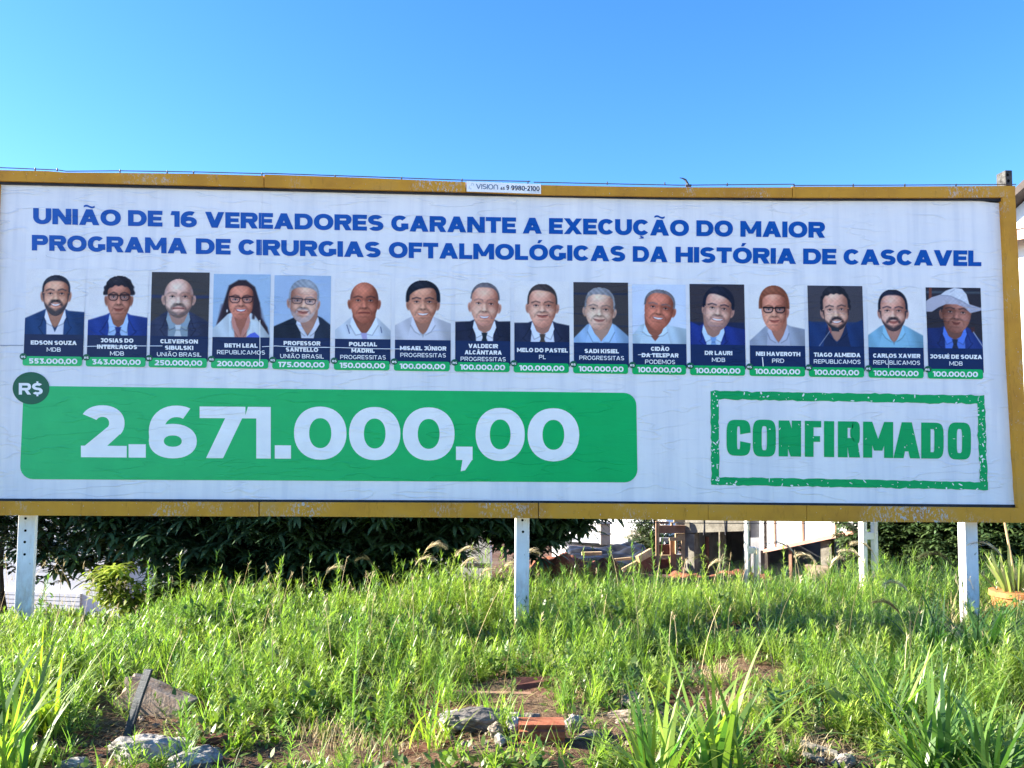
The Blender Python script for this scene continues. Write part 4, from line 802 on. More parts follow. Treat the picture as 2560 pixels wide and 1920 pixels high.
# ladder shaped rear posts
def ladder_post(px0, px1, px2, px3, py_t, y0, rungs, ztop, leg2_top, dep=.11):
    a, b, c, d_ = (at(v_, py_t, y0)[0] for v_ in (px0, px1, px2, px3)); m_ = MB()
    m_.box(a, y0, -.6, b, y0+dep, ztop); m_.box(c, y0+.01, -.6, d_, y0+dep-.01, leg2_top)
    for pyr in rungs: z_ = at(px1, pyr, y0)[2]; m_.box(b-.002, y0+.02, z_-.035, c+.002, y0+dep-.02, z_+.035)
    m_.build('rear_post', M['post'], BB, bevel=.005)
ladder_post(1867, 1873, 1890, 1897, 1320, 9.2, (1377,), 2.2, at(1890, 1371, 9.2)[2])
ladder_post(2157, 2168, 2187, 2196, 1320, 8.6, (1341,), 2.2, 1.1)

# ------------------------------------------------------------------ foliage builder (many blades at once)
def blades(base, az, tilt, bend, L, w, col, k=4, prof=None, face=None, pw=1.3):
    """ribbons from base; az heading, tilt angle from upright at the root, bend added towards the tip"""
    base = np.asarray(base, float); n = len(base); t = np.linspace(0, 1, k+1)
    bc = lambda v_: np.broadcast_to(np.asarray(v_, float), (n,))
    az, tilt, bend, L, w = map(bc, (az, tilt, bend, L, w))
    th = tilt[:, None]+bend[:, None]*t[None]**pw
    thm = (th[:, 1:]+th[:, :-1])/2; ds = L[:, None]/k
    hz = np.concatenate([np.zeros((n, 1)), np.cumsum(np.sin(thm)*ds, 1)], 1); vz = np.concatenate([np.zeros((n, 1)), np.cumsum(np.cos(thm)*ds, 1)], 1)
    P = np.stack([base[:, :1]+hz*np.cos(az)[:, None], base[:, 1:2]+hz*np.sin(az)[:, None], base[:, 2:3]+vz], -1)
    pr = prof(t) if prof else np.clip((1-t**2.2), 0.04, 1)*np.clip(.45+t*3, 0, 1)
    fa = az+math.pi/2 if face is None else bc(face)
    wd = np.stack([np.cos(fa), np.sin(fa), 0*fa], -1)[:, None]*(w[:, None]*pr[None]/2)[..., None]
    V = np.stack([P-wd, P+wd], 2).reshape(-1, 3)
    i0 = (np.arange(n)[:, None]*(k+1)+np.arange(k)[None]).ravel()*2
    F = np.stack([i0, i0+1, i0+3, i0+2], -1)
    c = np.repeat(np.asarray(col, float)[:, None], (k+1)*2, 1) if np.ndim(col) == 2 else np.broadcast_to(np.asarray(col, float), (n, (k+1)*2, 3)).copy()
    return V, F, c.reshape(-1, 3), P
class Heap:
    def __init__(s): s.V, s.F, s.C, s.n = [], [], [], 0
    def add(s, r): V, F, C = r[:3]; s.V.append(V); s.F.append(F+s.n); s.C.append(C); s.n += len(V); return r[3] if len(r) > 3 else None
    def build(s, name, mat, parent=None): return mesh_np(name, np.concatenate(s.V), np.concatenate(s.F), mat, parent, np.concatenate(s.C))
def cols(n, a, b, j=.15):
    t = rng.random((n, 1)); c = np.asarray(a)*(1-t)+np.asarray(b)*t
    return c*(1+rng.normal(0, j, (n, 1)))

G_YEL, G_MID, G_DEEP = (.27, .36, .06), (.15, .25, .055), (.05, .12, .035)
STRAW, STRAW2 = (.42, .33, .18), (.28, .20, .11)
def weeds(hp, pos, h, leaf_n, leaf_l, ca, cb, lw=.0055, lean_=.22, tint=None):
    """fine leaved upright weeds: a stem ringed by narrow leaves"""
    n = len(pos); az = rng.uniform(0, 6.28, n)
    colr = cols(n, ca, cb) if tint is None else tint*(1+rng.normal(0, .14, (n, 1)))
    P = hp.add(blades(pos, az, np.abs(rng.normal(0, lean_, n)), rng.normal(.1, .2, n), h, .006, colr*np.array([1.0, .9, 1.1]), 5, prof=lambda t: 1-.6*t))
    m = leaf_n; t = np.tile(np.linspace(.12, 1.0, m), n)+rng.uniform(-.03, .03, n*m); t = np.clip(t, .05, 1)
    pi = np.repeat(np.arange(n), m); seg = np.minimum((t*5).astype(int), 4); fr = t*5-seg
    bp = P[pi, seg]*(1-fr[:, None])+P[pi, seg+1]*fr[:, None]
    la = np.tile(np.arange(m)*2.4, n)+np.repeat(az, m)+rng.normal(0, .3, n*m)
    sz = np.repeat(h/np.mean(h), m)**.5
    hp.add(blades(bp, la, np.where(t > .9, .35, rng.uniform(.5, 1.3, n*m)), rng.uniform(.0, 1.1, n*m), leaf_l*sz*(1.15-.55*t)*rng.uniform(.7, 1.2, n*m), lw*rng.uniform(.8, 1.3, n*m), np.repeat(colr, m, 0)*rng.uniform(.75, 1.3, (n*m, 1)), 2, prof=lambda t_: np.array([.7, 1.0, .08])))
def tufts(hp, pos, L, nb, ca, cb, w=.007, spread=.5):
    n = len(pos); b = np.repeat(pos, nb, 0)+np.concatenate([rng.normal(0, .02, (n*nb, 2)), np.zeros((n*nb, 1))], 1)
    hp.add(blades(b, rng.uniform(0, 6.28, n*nb), np.abs(rng.normal(.15, spread*.5, n*nb)), rng.uniform(.2, 1.5, n*nb), np.repeat(L, nb)*rng.uniform(.5, 1.15, n*nb), w*rng.uniform(.6, 1.4, n*nb), np.repeat(cols(n, ca, cb), nb, 0)*rng.uniform(.75, 1.25, (n*nb, 1)), 4))
def broad(hp, pos, s, nl, ca, cb):
    """low broad leaved plants"""
    n = len(pos); b = np.repeat(pos, nl, 0)+np.stack([rng.normal(0, .03, n*nl), rng.normal(0, .03, n*nl), np.abs(rng.normal(.03, .035, n*nl))*np.repeat(s, nl)/.06], -1)
    hp.add(blades(b, rng.uniform(0, 6.28, n*nl), rng.uniform(.4, 1.2, n*nl), rng.uniform(.0, .8, n*nl), np.repeat(s, nl)*rng.uniform(.6, 1.2, n*nl), np.repeat(s, nl)*.42, np.repeat(cols(n, ca, cb), nl, 0)*rng.uniform(.8, 1.2, (n*nl, 1)), 3, prof=lambda t: np.array([.25, 1.0, .8, .05])))
def scatter(n, x0, x1, y0, y1, keep):
    p = np.stack([rng.uniform(x0, x1, n), rng.uniform(y0, y1, n)], -1)
    p = p[rng.random(n) < keep(p[:, 0], p[:, 1])]
    return np.concatenate([p, ground_z(p[:, 0], p[:, 1])[:, None]-.01], 1)
def ell_px(cx, cy, rx, ry):
    a = on_ground(cx, cy); b = on_ground(cx+rx, cy); c = on_ground(cx, cy+ry); d = on_ground(cx, cy-ry)
    return a[0], (c[1]+d[1])/2, abs(b[0]-a[0]), abs(d[1]-c[1])/2
BARE = [ell_px(*e) for e in ((1020, 1885, 300, 60), (1230, 1800, 230, 62), (800, 1870, 180, 45), (1750, 1780, 230, 60), (1480, 1850, 180, 70), (350, 1850, 180, 60), (1230, 1735, 180, 32), (620, 1895, 160, 40), (2080, 1890, 110, 50), (1940, 1700, 60, 30), (370, 1760, 110, 70), (1850, 1600, 80, 36), (1800, 1690, 190, 36), (1330, 1660, 90, 30), (1340, 1905, 190, 50), (380, 1915, 150, 36))]
def bare(x, y):
    r = np.zeros_like(x)
    for cx_, cy2, rx, ry in BARE: r = np.maximum(r, np.clip(1.5-1.1*np.sqrt(((x-cx_)/rx)**2+((y-cy2)/ry)**2), 0, 1))
    return r
def patch(x, y, f=1.3, o=0): return np.sin(f*x*1.7+o+1.3*np.sin(f*y*1.1))*np.cos(f*y*2.1-o)*.5+.5
def inview(x, y): return np.abs(x-.03*y) < .64*y+1.3
def hgt(x, y):
    base_ = np.interp(y, [3.5, 4.6, 5.6, 6.4, 7.2, 7.7, 8.6, 9.6, 11], [.16, .20, .29, .30, .25, .29, .36, .38, .36])*(1-.6*np.clip((-2.7-x)/.5, 0, 1)*np.clip((y-7.2)/.4, 0, 1))
    r_ = np.clip((x-2.2)/1.5, 0, 1)
    pot = np.exp(-((x-4.55)/.6)**2-((y-7.75)/.7)**2)
    bumps = .72+.55*(.5+.5*np.sin(2.1*x+1.3*np.sin(1.9*y))*np.cos(2.6*y+.7*x))
    return base_*(1+.38*r_+.22*np.exp(-((x-.1)/1.1)**2)*(y > 7.4))*(1-.75*pot)*bumps*(1-.62*sum(np.exp(-((x-px_*y/D)/.20)**2) for px_ in (-4.32, .05, 4.22))*(y > 6.0)*(y < 7.7))

def tone(p, a, b, f, o):      # colour drifts from patch to patch
    return np.asarray(a)+(np.asarray(b)-np.asarray(a))*np.clip(patch(p[:, 0], p[:, 1], f, o)*1.3-.15+rng.normal(0, .22, len(p)), 0, 1)[:, None]
field = Heap()
p = scatter(5200, -6.6, 7.2, 4.3, 10.2, lambda x, y: inview(x, y)*(1-.97*bare(x, y))*np.interp(y, [4.3, 5.6, 9.5], [.6, .95, .85]))
weeds(field, p, hgt(p[:, 0], p[:, 1])*rng.uniform(.4, 1.15, len(p)), 40, .10, G_YEL, G_MID, .0064, .28, tone(p, G_YEL, G_MID, 1.7, 1))
p = np.repeat(p[rng.random(len(p)) < .55], 3, 0)      # side shoots of the bushier ones
weeds(field, p, hgt(p[:, 0], p[:, 1])*rng.uniform(.35, .85, len(p)), 26, .09, G_YEL, G_MID, .0062, .6, tone(p, (.24, .29, .04), G_MID, 1.2, 4))
p = scatter(4200, -6.8, 7.6, 4.6, 10.6, lambda x, y: inview(x, y)*(1-.98*bare(x, y))*patch(x, y, 1.1, 2))
weeds(field, p, hgt(p[:, 0], p[:, 1])*rng.uniform(.35, .85, len(p)), 26, .06, (.16, .21, .06), (.26, .28, .10), .0085, .4)
p = scatter(2600, -6.8, 7.6, 4.6, 9.6, lambda x, y: inview(x, y)*(1-.98*bare(x, y))*(patch(x, y, 2.3, 5) > .5))
weeds(field, p, hgt(p[:, 0], p[:, 1])*rng.uniform(.5, 1.0, len(p)), 34, .08, G_DEEP, (.07, .13, .04), .009, .4)
p = scatter(150, -5.5, 6.6, 6.6, 9.4, lambda x, y: inview(x, y)*1.0*(x > -2.8))
weeds(field, p, rng.uniform(.45, .72, len(p)), 44, .085, G_YEL, G_MID, .007, .16)
p = scatter(110, -4.5, 5.6, 4.9, 6.8, lambda x, y: inview(x, y)*(1-bare(x, y)))
weeds(field, p, rng.uniform(.34, .55, len(p)), 46, .075, (.33, .36, .13), G_MID, .006, .14)
o = field.build('weeds', M['weed']); tag(o, 'dense field of fine leaved bright green weeds around the posts', 'weeds', kind='stuff')
grass = Heap()
p = scatter(6500, -6.8, 7.6, 4.2, 10.8, lambda x, y: inview(x, y)*(1-.93*bare(x, y))*(.25+.75*patch(x, y, .9, 0)))
tufts(grass, p, hgt(p[:, 0], p[:, 1])*rng.uniform(.6, 1.25, len(p)), 16, G_YEL, G_MID, .006)
p = scatter(1500, 2.0, 7.6, 5.6, 9.6, lambda x, y: inview(x, y)*np.clip((x-2)/1.2, 0, 1))
tufts(grass, p, hgt(p[:, 0], p[:, 1])*rng.uniform(.7, 1.25, len(p)), 16, G_MID, G_DEEP, .010, .7)
o = grass.build('grass', M['grassblade']); tag(o, 'clumps of green grass mixed into the weeds', 'grass', kind='stuff')
cover = Heap()
p = scatter(9500, -6, 6.6, 3.9, 9.5, lambda x, y: inview(x, y)*np.where(bare(x, y) > .6, .06, .8)*(.3+.7*patch(x, y, 1.6, 1)))
broad(cover, p, rng.uniform(.03, .075, len(p)), 10, (.17, .23, .04), (.08, .14, .035))
p = scatter(420, -5.6, 6.6, 4.6, 9.0, lambda x, y: inview(x, y)*(1-bare(x, y))*patch(x, y, 1.4, 6))
for up in (0, .09, .17): broad(cover, p+np.array([0, 0, up])*rng.uniform(.5, 1.1, (len(p), 1)), rng.uniform(.07, .13, len(p))*(1-up*2), 6, (.15, .21, .05), (.07, .13, .035))
o = cover.build('ground_cover', M['weed']); tag(o, 'low broad leaved green ground cover between the weeds', 'ground cover', kind='stuff')
dry = Heap()
p = scatter(9500, -5.6, 6.4, 3.9, 7.2, lambda x, y: inview(x, y)*(.10+.75*(bare(x, y) > .1)*(.3+.7*patch(x, y, 2.2, .5))))
n = len(p); q = np.repeat(p, 5, 0)+np.concatenate([rng.normal(0, .05, (n*5, 2)), rng.uniform(0.01, .03, (n*5, 1))], 1)
dry.add(blades(q, rng.uniform(0, 6.28, n*5), rng.uniform(1.15, 1.62, n*5), rng.uniform(-.2, .3, n*5), rng.uniform(.04, .16, n*5), rng.uniform(.002, .005, n*5), cols(n*5, STRAW, STRAW2, .25), 2))
for cx_, cy2, s_ in ((1450, 1745, .16), (1480, 1765, .12), (1830, 1790, .15), (1780, 1700, .12), (1130, 1690, .10), (820, 1840, .1), (900, 1870, .08), (2010, 1900, .12)):
    c0 = on_ground(cx_, cy2); m = 160; b_ = np.repeat(c0[None], m, 0)+np.concatenate([rng.normal(0, .12, (m, 1)), rng.normal(0, .07, (m, 1)), np.zeros((m, 1))], 1)
    dry.add(blades(b_, rng.uniform(0, 6.28, m), np.abs(rng.normal(.2, .35, m)), rng.uniform(0, 1, m), s_*rng.uniform(.5, 1.3, m), .004, cols(m, (.55, .45, .28), STRAW), 3))
p = scatter(900, -5, 6.5, 7.2, 10.5, lambda x, y: inview(x, y)*(.25+.75*np.clip((x-.5)/2, 0, 1)))
tufts(dry, p, rng.uniform(.18, .42, len(p)), 5, STRAW, (.45, .40, .2), .005)
p = scatter(420, -5.5, 6.8, 5.4, 9.8, lambda x, y: inview(x, y)*(.25+.75*patch(x, y, .8, 3)))
m = len(p); P = dry.add(blades(p, rng.uniform(0, 6.28, m), np.abs(rng.normal(.1, .12, m)), rng.uniform(.1, .7, m), rng.uniform(.35, .68, m), .0045, cols(m, (.55, .46, .28), STRAW), 5, prof=lambda t: 1-.3*t))
nb = 7; tp = np.repeat(P[:, -1], nb, 0)-np.stack([np.zeros(m*nb), np.zeros(m*nb), rng.uniform(0, .06, m*nb)], -1); dry.add(blades(tp, rng.uniform(0, 6.28, m*nb), rng.uniform(.2, .9, m*nb), .3, rng.uniform(.02, .05, m*nb), .006, cols(m*nb, (.62, .54, .36), STRAW), 2))
o = dry.build('dry_grass', M['dry']); tag(o, 'straw coloured dead grass lying over the bare soil', 'dry grass', kind='stuff')

# ---- single plants that stand out
def one(name, label, cat, group, px, py, y, make):
    z = float(ground_z(*at(px, py, y)[:2])); b = at(px, py, y); b[2] = z
    t = thing(name, label, cat, tuple(b), group); make(t, b, at(px, py, y)[2]-z); return t
def tall_weed(px, py, y, label, n_=46, ll=.085):
    def mk(t, b, h):
        hp = Heap(); P = hp.add(blades([b], rng.uniform(0, 6.28), .05, rng.uniform(.05, .25), h, .011, np.array([G_MID])*1.1, 8, prof=lambda t_: 1-.5*t_))
        hp.add(blades([b], 0, .05, .1, h*.97, .009, np.array([G_MID])*1.1, 8, prof=lambda t_: 1-.5*t_, face=[0.0])); hp.build('stem', M['weed'], t)
        lf = Heap(); tt = np.clip(np.linspace(.15, 1, n_)**.85, 0, 1); sg = np.minimum((tt*8).astype(int), 7); fr = (tt*8-sg)[:, None]; bp = P[0][sg]*(1-fr)+P[0][sg+1]*fr
        lf.add(blades(bp, np.arange(n_)*2.4, np.where(tt > .88, .3, .75), rng.uniform(.1, .7, n_), ll*(1.2-.5*tt)*rng.uniform(.8, 1.2, n_), .009, cols(n_, G_MID, (.12, .19, .05)), 3)); lf.build('leaves', M['weed'], t)
    return one('tall_weed', label, 'weed', 'tall leafy weeds rising above the field', px, py, y, mk)
for px, py, y, lb in ((690, 1394, 8.6, 'slim upright weed against the dark tree, right of the yellow green bush'), (842, 1390, 8.7, 'leaning bushy topped weed against the dark tree in mid field'), (930, 1418, 8.5, 'short feathery weed left of the pale seed plumes under the board'),
                      (1515, 1372, 8.2, 'tall weed in front of the black tarp heap'), (1590, 1362, 8.0, 'bushy weed in front of the leaning boards, right of the tarp'), (1638, 1330, 7.9, 'tallest leafy weed in front of the wooden formwork'),
                      (885, 1525, 5.0, 'tall pale weed stem near the foreground left of the rubble'), (470, 1750, 4.4, 'whitish weed in front of the tan concrete chunk'), (1075, 1655, 4.55, 'bright weed standing left of the red brick'), (955, 1715, 4.5, 'weed with narrow leaves over the bare soil in the foreground'),
                      (100, 1445, 7.2, 'thin weed beside the left white post'), (375, 1408, 8.8, 'weed with drooping leaves before the yellow green bush'), (2010, 1560, 6.0, 'tall dark green weed right of the bare ground at right'), (1430, 1500, 6.6, 'weed right of the middle post in the bright field')):
    tall_weed(px, py, y, lb)
def plume(px, py, y, label, lean_dir, fringe=26, ca=(.72, .64, .45), sl=1.0):
    """upright stalk that hooks over at the tip, with a one sided feathery head"""
    def mk(t, b, h):
        hp = Heap(); L = h*1.12; k_ = 14; bd = rng.uniform(1.5, 2.1)*sl; tl = rng.uniform(.03, .14); sc_ = np.array([(.36, .36, .15)])
        P = hp.add(blades([b], lean_dir, tl, bd, L, .007, sc_, k_, prof=lambda t_: 1-.45*t_, face=[0.0], pw=4.5)); hp.add(blades([b], lean_dir, tl, bd, L, .006, sc_, k_, prof=lambda t_: 1-.45*t_, face=[1.57], pw=4.5)); hp.build('stalk', M['grassblade'], t)
        hd = Heap(); m = fringe; tt = np.linspace(.74, 1.0, m); sg = np.minimum((tt*k_).astype(int), k_-1); fr = (tt*k_-sg)[:, None]; bp = P[0][sg]*(1-fr)+P[0][sg+1]*fr
        for r_ in range(4):
            hd.add(blades(bp, lean_dir+rng.normal(0, .3, m), np.interp(tt, [.74, 1], [.35, 1.5])+rng.normal(0, .15, m), 1.0+rng.normal(0, .15, m), np.interp(tt, [.74, .85, 1], [.07, .12, .06])*rng.uniform(.7, 1.3, m), .0065, cols(m, ca, np.array(ca)*.75), 4, face=rng.uniform(0, 3, m)))
        hd.build('seed_head', M['plume'], t)
    return one('seed_plume', label, 'plume', 'arching grass plumes', px, py, y, mk)
for px, py, y, d, lb in ((1040, 1350, 8.3, 0.1, 'tallest cream plume under the middle of the board'), (1120, 1362, 8.2, 0.0, 'fan shaped plume beside the white wall gap'), (1132, 1390, 8.0, -.1, 'hooked cream plume just left of the white wall gap'), (2070, 1380, 8.0, 2.8, 'pale plume before the grey pillar under the sloping edge'), (1755, 1395, 8.0, .2, 'short pale plume before the concrete column'), (1800, 1385, 8.1, 2.9, 'straight pale plume in front of the dark doorway'), (2180, 1370, 7.6, 2.9, 'plume touching the right leg of the ladder post'), (800, 1412, 8.4, .2, 'faint plume beside the bushy topped weed'), (1180, 1420, 7.9, .2, 'low cream plume below the white wall gap'), (960, 1386, 8.4, 2.9, 'thin plume leaning left in the row before the dark tree'), (1010, 1384, 8.4, .3, 'bent plume left of the tallest cream plume'),
                         (1272, 1368, 8.0, .1, 'cream plume touching the left side of the middle post'), (1225, 1412, 8.0, .3, 'small plume in front of the grey white wall gap'), (1335, 1400, 7.9, 2.8, 'pale plume on the right side of the middle post'), (1862, 1390, 8.3, 3.0, 'drooping plume before the dark doorway, left of the slim rear post'),
                         (2215, 1345, 8.2, 3.1, 'large comb shaped plume right of the ladder post'), (2300, 1445, 6.6, 3.0, 'big pale plume arching left in front of the right post'), (2020, 1345, 6.9, 2.9, 'long thin plume crossing the sloping white panels'), (2060, 1390, 7.6, .5, 'small plume before the grey column under the panels'), (2545, 1345, 7.2, 2.7, 'plume at the right edge above the potted plant'), (2425, 1362, 6.4, 3.05, 'dark plume standing against the right white post'), (2280, 1500, 5.9, 2.6, 'olive seed head rising among broad blades at right')):
    plume(px, py, y, lb, d, ca=(.72, .64, .45) if 'dark' not in lb and 'olive' not in lb else (.10, .10, .05))  # dark in the label: shade of the silhouetted plume painted into the head
def clump(px, py, y, label, n_=34, L=.55, w=.020, az0=None, ca=G_YEL, cb=G_DEEP, tilt=.5):
    def mk(t, b, h):
        hp = Heap(); az = rng.uniform(0, 6.28, n_) if az0 is None else az0+rng.normal(0, .8, n_)
        bs = np.repeat(np.asarray(b)[None], n_, 0)+np.concatenate([rng.normal(0, .05, (n_, 2)), np.zeros((n_, 1))], 1)
        hp.add(blades(bs, az, np.abs(rng.normal(.25, tilt*.5, n_)), rng.uniform(.3, 1.5, n_), L*rng.uniform(.55, 1.2, n_), w*rng.uniform(.6, 1.3, n_), cols(n_, ca, cb, .2), 8)); hp.build('blades', M['grassblade'], t)
    return one('grass_clump', label, 'grass', 'broad bladed grass clumps in the foreground', px, py, y, mk)
for px, py, y, lb, kw in ((1640, 1935, 4.05, 'bright broad grass clump at the bottom centre, right of the brick', dict(n_=64, L=.60, w=.030, tilt=1.1)), (1800, 1930, 4.1, 'tall upright broad grass clump right of the one beside the brick', dict(n_=46, L=.70, w=.030, tilt=.8)), (2340, 1890, 4.25, 'large dark broad grass clump at the bottom right', dict(n_=80, L=.62, w=.030, tilt=.9, ca=G_MID, cb=G_DEEP)), (2480, 1930, 4.1, 'sprawling dark grass clump in the bottom right corner', dict(n_=70, L=.6, w=.030, tilt=1.0, ca=G_MID, cb=G_DEEP)),
                          (2230, 1760, 4.9, 'grass clump with long stems left of the large dark clump', dict(n_=40, L=.62, w=.02)), (20, 1900, 4.2, 'yellow green reed like clump at the lower left edge', dict(n_=34, L=.85, w=.028, tilt=.3)), (120, 1760, 4.9, 'bright sword bladed clump near the left edge', dict(n_=26, L=.60, w=.022, ca=(.2, .24, .02), cb=G_YEL)), (1100, 1740, 4.75, 'bright tuft left of the long dark plank', dict(n_=24, L=.36, w=.014, ca=(.2, .26, .02), cb=G_YEL, tilt=.25)), (2450, 1560, 5.9, 'broad grass clump darkened for shade in front of the orange pot', dict(n_=60, L=.7, w=.024, ca=G_DEEP, cb=(.02, .05, .02), tilt=.6)), (2330, 1570, 6.2, 'broad grass clump darkened for shade at the foot of the right post', dict(n_=60, L=.62, w=.022, ca=G_DEEP, cb=(.02, .05, .02), tilt=.6)), (1930, 1530, 6.6, 'dark green bushy tuft below the slim rear post', dict(n_=90, L=.36, w=.010, ca=G_DEEP, cb=(.02, .06, .03))), (520, 1935, 3.95, 'small bright tuft before the pale boulder', dict(n_=24, L=.22, w=.014)), (310, 1905, 4.1, 'lobed lime green seedling beside the pale boulder', dict(n_=14, L=.16, w=.035, tilt=1.2, ca=(.22, .27, .02), cb=(.18, .24, .02)))):
    clump(px, py, y, lb, **kw)  # the two darkest clumps carry the shade at right in their blade colours

# ------------------------------------------------------------------ rubble in the foreground
def rock(name, label, cat, px, py, size, mat, sq=(1, .8, .6), rz=0, seed=0, group=None, y=None, sink=.45):
    bm = bmesh.new(); bmesh.ops.create_icosphere(bm, subdivisions=4, radius=1)
    rr = np.random.default_rng(seed); cuts = [(Vector(rr.normal(0, 1, 3)).normalized(), rr.uniform(.55, .85)) for _ in range(11)]
    for v in bm.verts:
        d = v.co.copy()
        for nrm, dist in cuts:
            s_ = d.dot(nrm)
            if s_ > dist: d -= nrm*(s_-dist)*.92
        d += d.normalized()*(noise.fractal(d*2.2+Vector((seed, 0, 0)), 1, 2, 4)*.14+noise.fractal(d*7+Vector((seed, 3, 0)), .8, 2, 4)*.06)
        v.co = Vector((d.x*sq[0], d.y*sq[1], d.z*sq[2]))*size
    bmesh.ops.rotate(bm, verts=bm.verts, matrix=Matrix.Rotation(rz, 3, 'Z'))
    me = bpy.data.meshes.new(name); bm.to_mesh(me); bm.free(); me.materials.append(M[mat])
    o_ = bpy.data.objects.new(name, me); COL.objects.link(o_); c0 = on_ground(px, py); o_.location = (c0[0], c0[1], float(ground_z(c0[0], c0[1]))+size*sq[2]*(1-sink))
    return tag(o_, label, cat, group)
R_ = 'loose rubble on the bare ground'
rock('boulder', 'large pale grey chunk of rubble in front of the upright bar', 'rubble', 355, 1900, .165, 'rock_pale', (1.1, .7, .55), .2, 1, R_)
rock('boulder', 'bluish grey chunk right of the large pale one', 'rubble', 492, 1915, .12, 'rock_pale', (1.2, .7, .5), .5, 2, R_)
rock('boulder', 'grey slab corner leaning behind the pale chunk', 'rubble', 445, 1890, .10, 'rock_pale', (1.3, .6, .6), -.4, 3, R_)
rock('boulder', 'white topped rock at the left end of the rubble row', 'rubble', 1130, 1835, .10, 'rock_pale', (1.1, .8, .7), .3, 4, R_)
rock('boulder', 'dark rounded rock in the middle of the rubble row', 'rubble', 1190, 1850, .14, 'rock_dark', (1.3, .7, .55), .1, 5, R_)
rock('boulder', 'grey brown stone right of the dark rounded rock', 'rubble', 1240, 1828, .075, 'rock_tan', (1.2, .8, .7), .6, 6, R_)
rock('boulder', 'small white stone left of the brick, nearest the brick', 'rubble', 1285, 1835, .05, 'rock_pale', (1, .9, .9), .6, 7, R_)
rock('boulder', 'cream stone with a flat top in front of the dark rock', 'rubble', 1240, 1872, .06, 'rock_tan', (1.1, .8, .8), 1.1, 8, R_)
rock('boulder', 'small cream stone lying lowest in the rubble row', 'rubble', 1252, 1893, .045, 'rock_pale', (1, .8, .9), 2.1, 9, R_)
rock('boulder', 'mottled pinkish stone touching the left end of the brick', 'rubble', 1283, 1868, .065, 'rock_pale', (.8, .8, 1.0), 2.1, 10, R_)
rock('boulder', 'tan stone lying on top of the red brick', 'rubble', 1318, 1826, .07, 'rock_tan', (1.3, .8, .6), .2, 11, R_)
rock('boulder', 'whitish frosted stone at the right end of the brick', 'rubble', 1437, 1842, .07, 'rock_pale', (.9, .8, .9), .4, 12, R_)
rock('boulder', 'flat grey stone right of the frosted stone', 'rubble', 1480, 1858, .08, 'rock_tan', (1.4, .8, .5), .5, 13, R_)
rock('boulder', 'pale rounded stone in dry grass behind the brick', 'rubble', 1590, 1765, .11, 'rock_tan', (1.1, .8, .65), .8, 14, R_)
rock('boulder', 'wide flat slab stone behind the bottom centre grass clump', 'rubble', 1600, 1805, .16, 'rock_tan', (1.4, .7, .3), .1, 15, R_)
rock('boulder', 'white stone at the bottom right among dry grass', 'rubble', 2110, 1915, .07, 'rock_pale', (1.1, .8, .6), .8, 16, R_)
rock('boulder', 'grey bit of rubble left of the large pale chunk', 'rubble', 190, 1912, .08, 'rock_pale', (1.2, .8, .5), .2, 17, R_)
rock('clay_shard', 'small orange clay shard in the weeds near the right post', 'rubble', 1898, 1592, .07, 'brick', (1.2, .8, .5), .4, 18, R_)
rng3 = np.random.default_rng(11); mbp = MB()
bmg = bmesh.new()
for k_ in range(420):
    px = rng3.uniform(180, 2250); py = rng3.uniform(1740, 1918); c0 = on_ground(px, py)
    if bare(np.array([c0[0]]), np.array([c0[1]]))[0] < .4: continue
    s_ = rng3.uniform(.006, .022); m4 = Matrix.Translation((c0[0], c0[1], float(ground_z(c0[0], c0[1]))+s_*.3)) @ Matrix.Rotation(rng3.uniform(0, 6), 4, 'Z') @ Matrix.Diagonal((s_, s_*rng3.uniform(.5, 1), s_*rng3.uniform(.4, .8), 1))
    r = bmesh.ops.create_icosphere(bmg, subdivisions=1, radius=1, matrix=m4)
    for v in r['verts']: v.co += Vector(rng3.normal(0, s_*.13, 3))
me = bpy.data.meshes.new('gravel'); bmg.to_mesh(me); bmg.free(); me.materials.append(M['rock_tan']); o = bpy.data.objects.new('gravel', me); COL.objects.link(o); tag(o, 'gravel and clods strewn over the bare soil', 'gravel', kind='stuff')

# tan concrete chunk with a broken end, facing a little left
c0 = on_ground(285, 1765); z0 = float(ground_z(c0[0], c0[1]))-.01
bm = bmesh.new(); bmesh.ops.create_cube(bm, size=1); bmesh.ops.subdivide_edges(bm, edges=bm.edges, cuts=12, use_grid_fill=True)
for v in bm.verts:
    x, y_, z = v.co.x*.44+.22, v.co.y*.15, (v.co.z+.5)*.19
    d = noise.fractal(Vector((x*6, y_*6, z*6)), 1, 2, 4)
    if x < .02: x += .03*d+.04*noise.noise(Vector((y_*20, z*22, 1)))
    v.co = Vector((x+.004*d, y_+.004*d, z+.004*d))
bmesh.ops.rotate(bm, verts=bm.verts, matrix=Matrix.Rotation(math.radians(17), 3, 'Y') @ Matrix.Rotation(math.radians(-14), 3, 'Z'))
me = bpy.data.meshes.new('concrete_chunk'); bm.to_mesh(me); bm.free(); me.materials.append(M['stone_tan']); o = bpy.data.objects.new('concrete_chunk', me); COL.objects.link(o); o.location = (c0[0]+.06, c0[1], z0+.045)
o.modifiers.new('bevel', 'BEVEL').width = .004; tag(o, 'tan broken concrete beam end lying behind the upright bar', 'concrete')
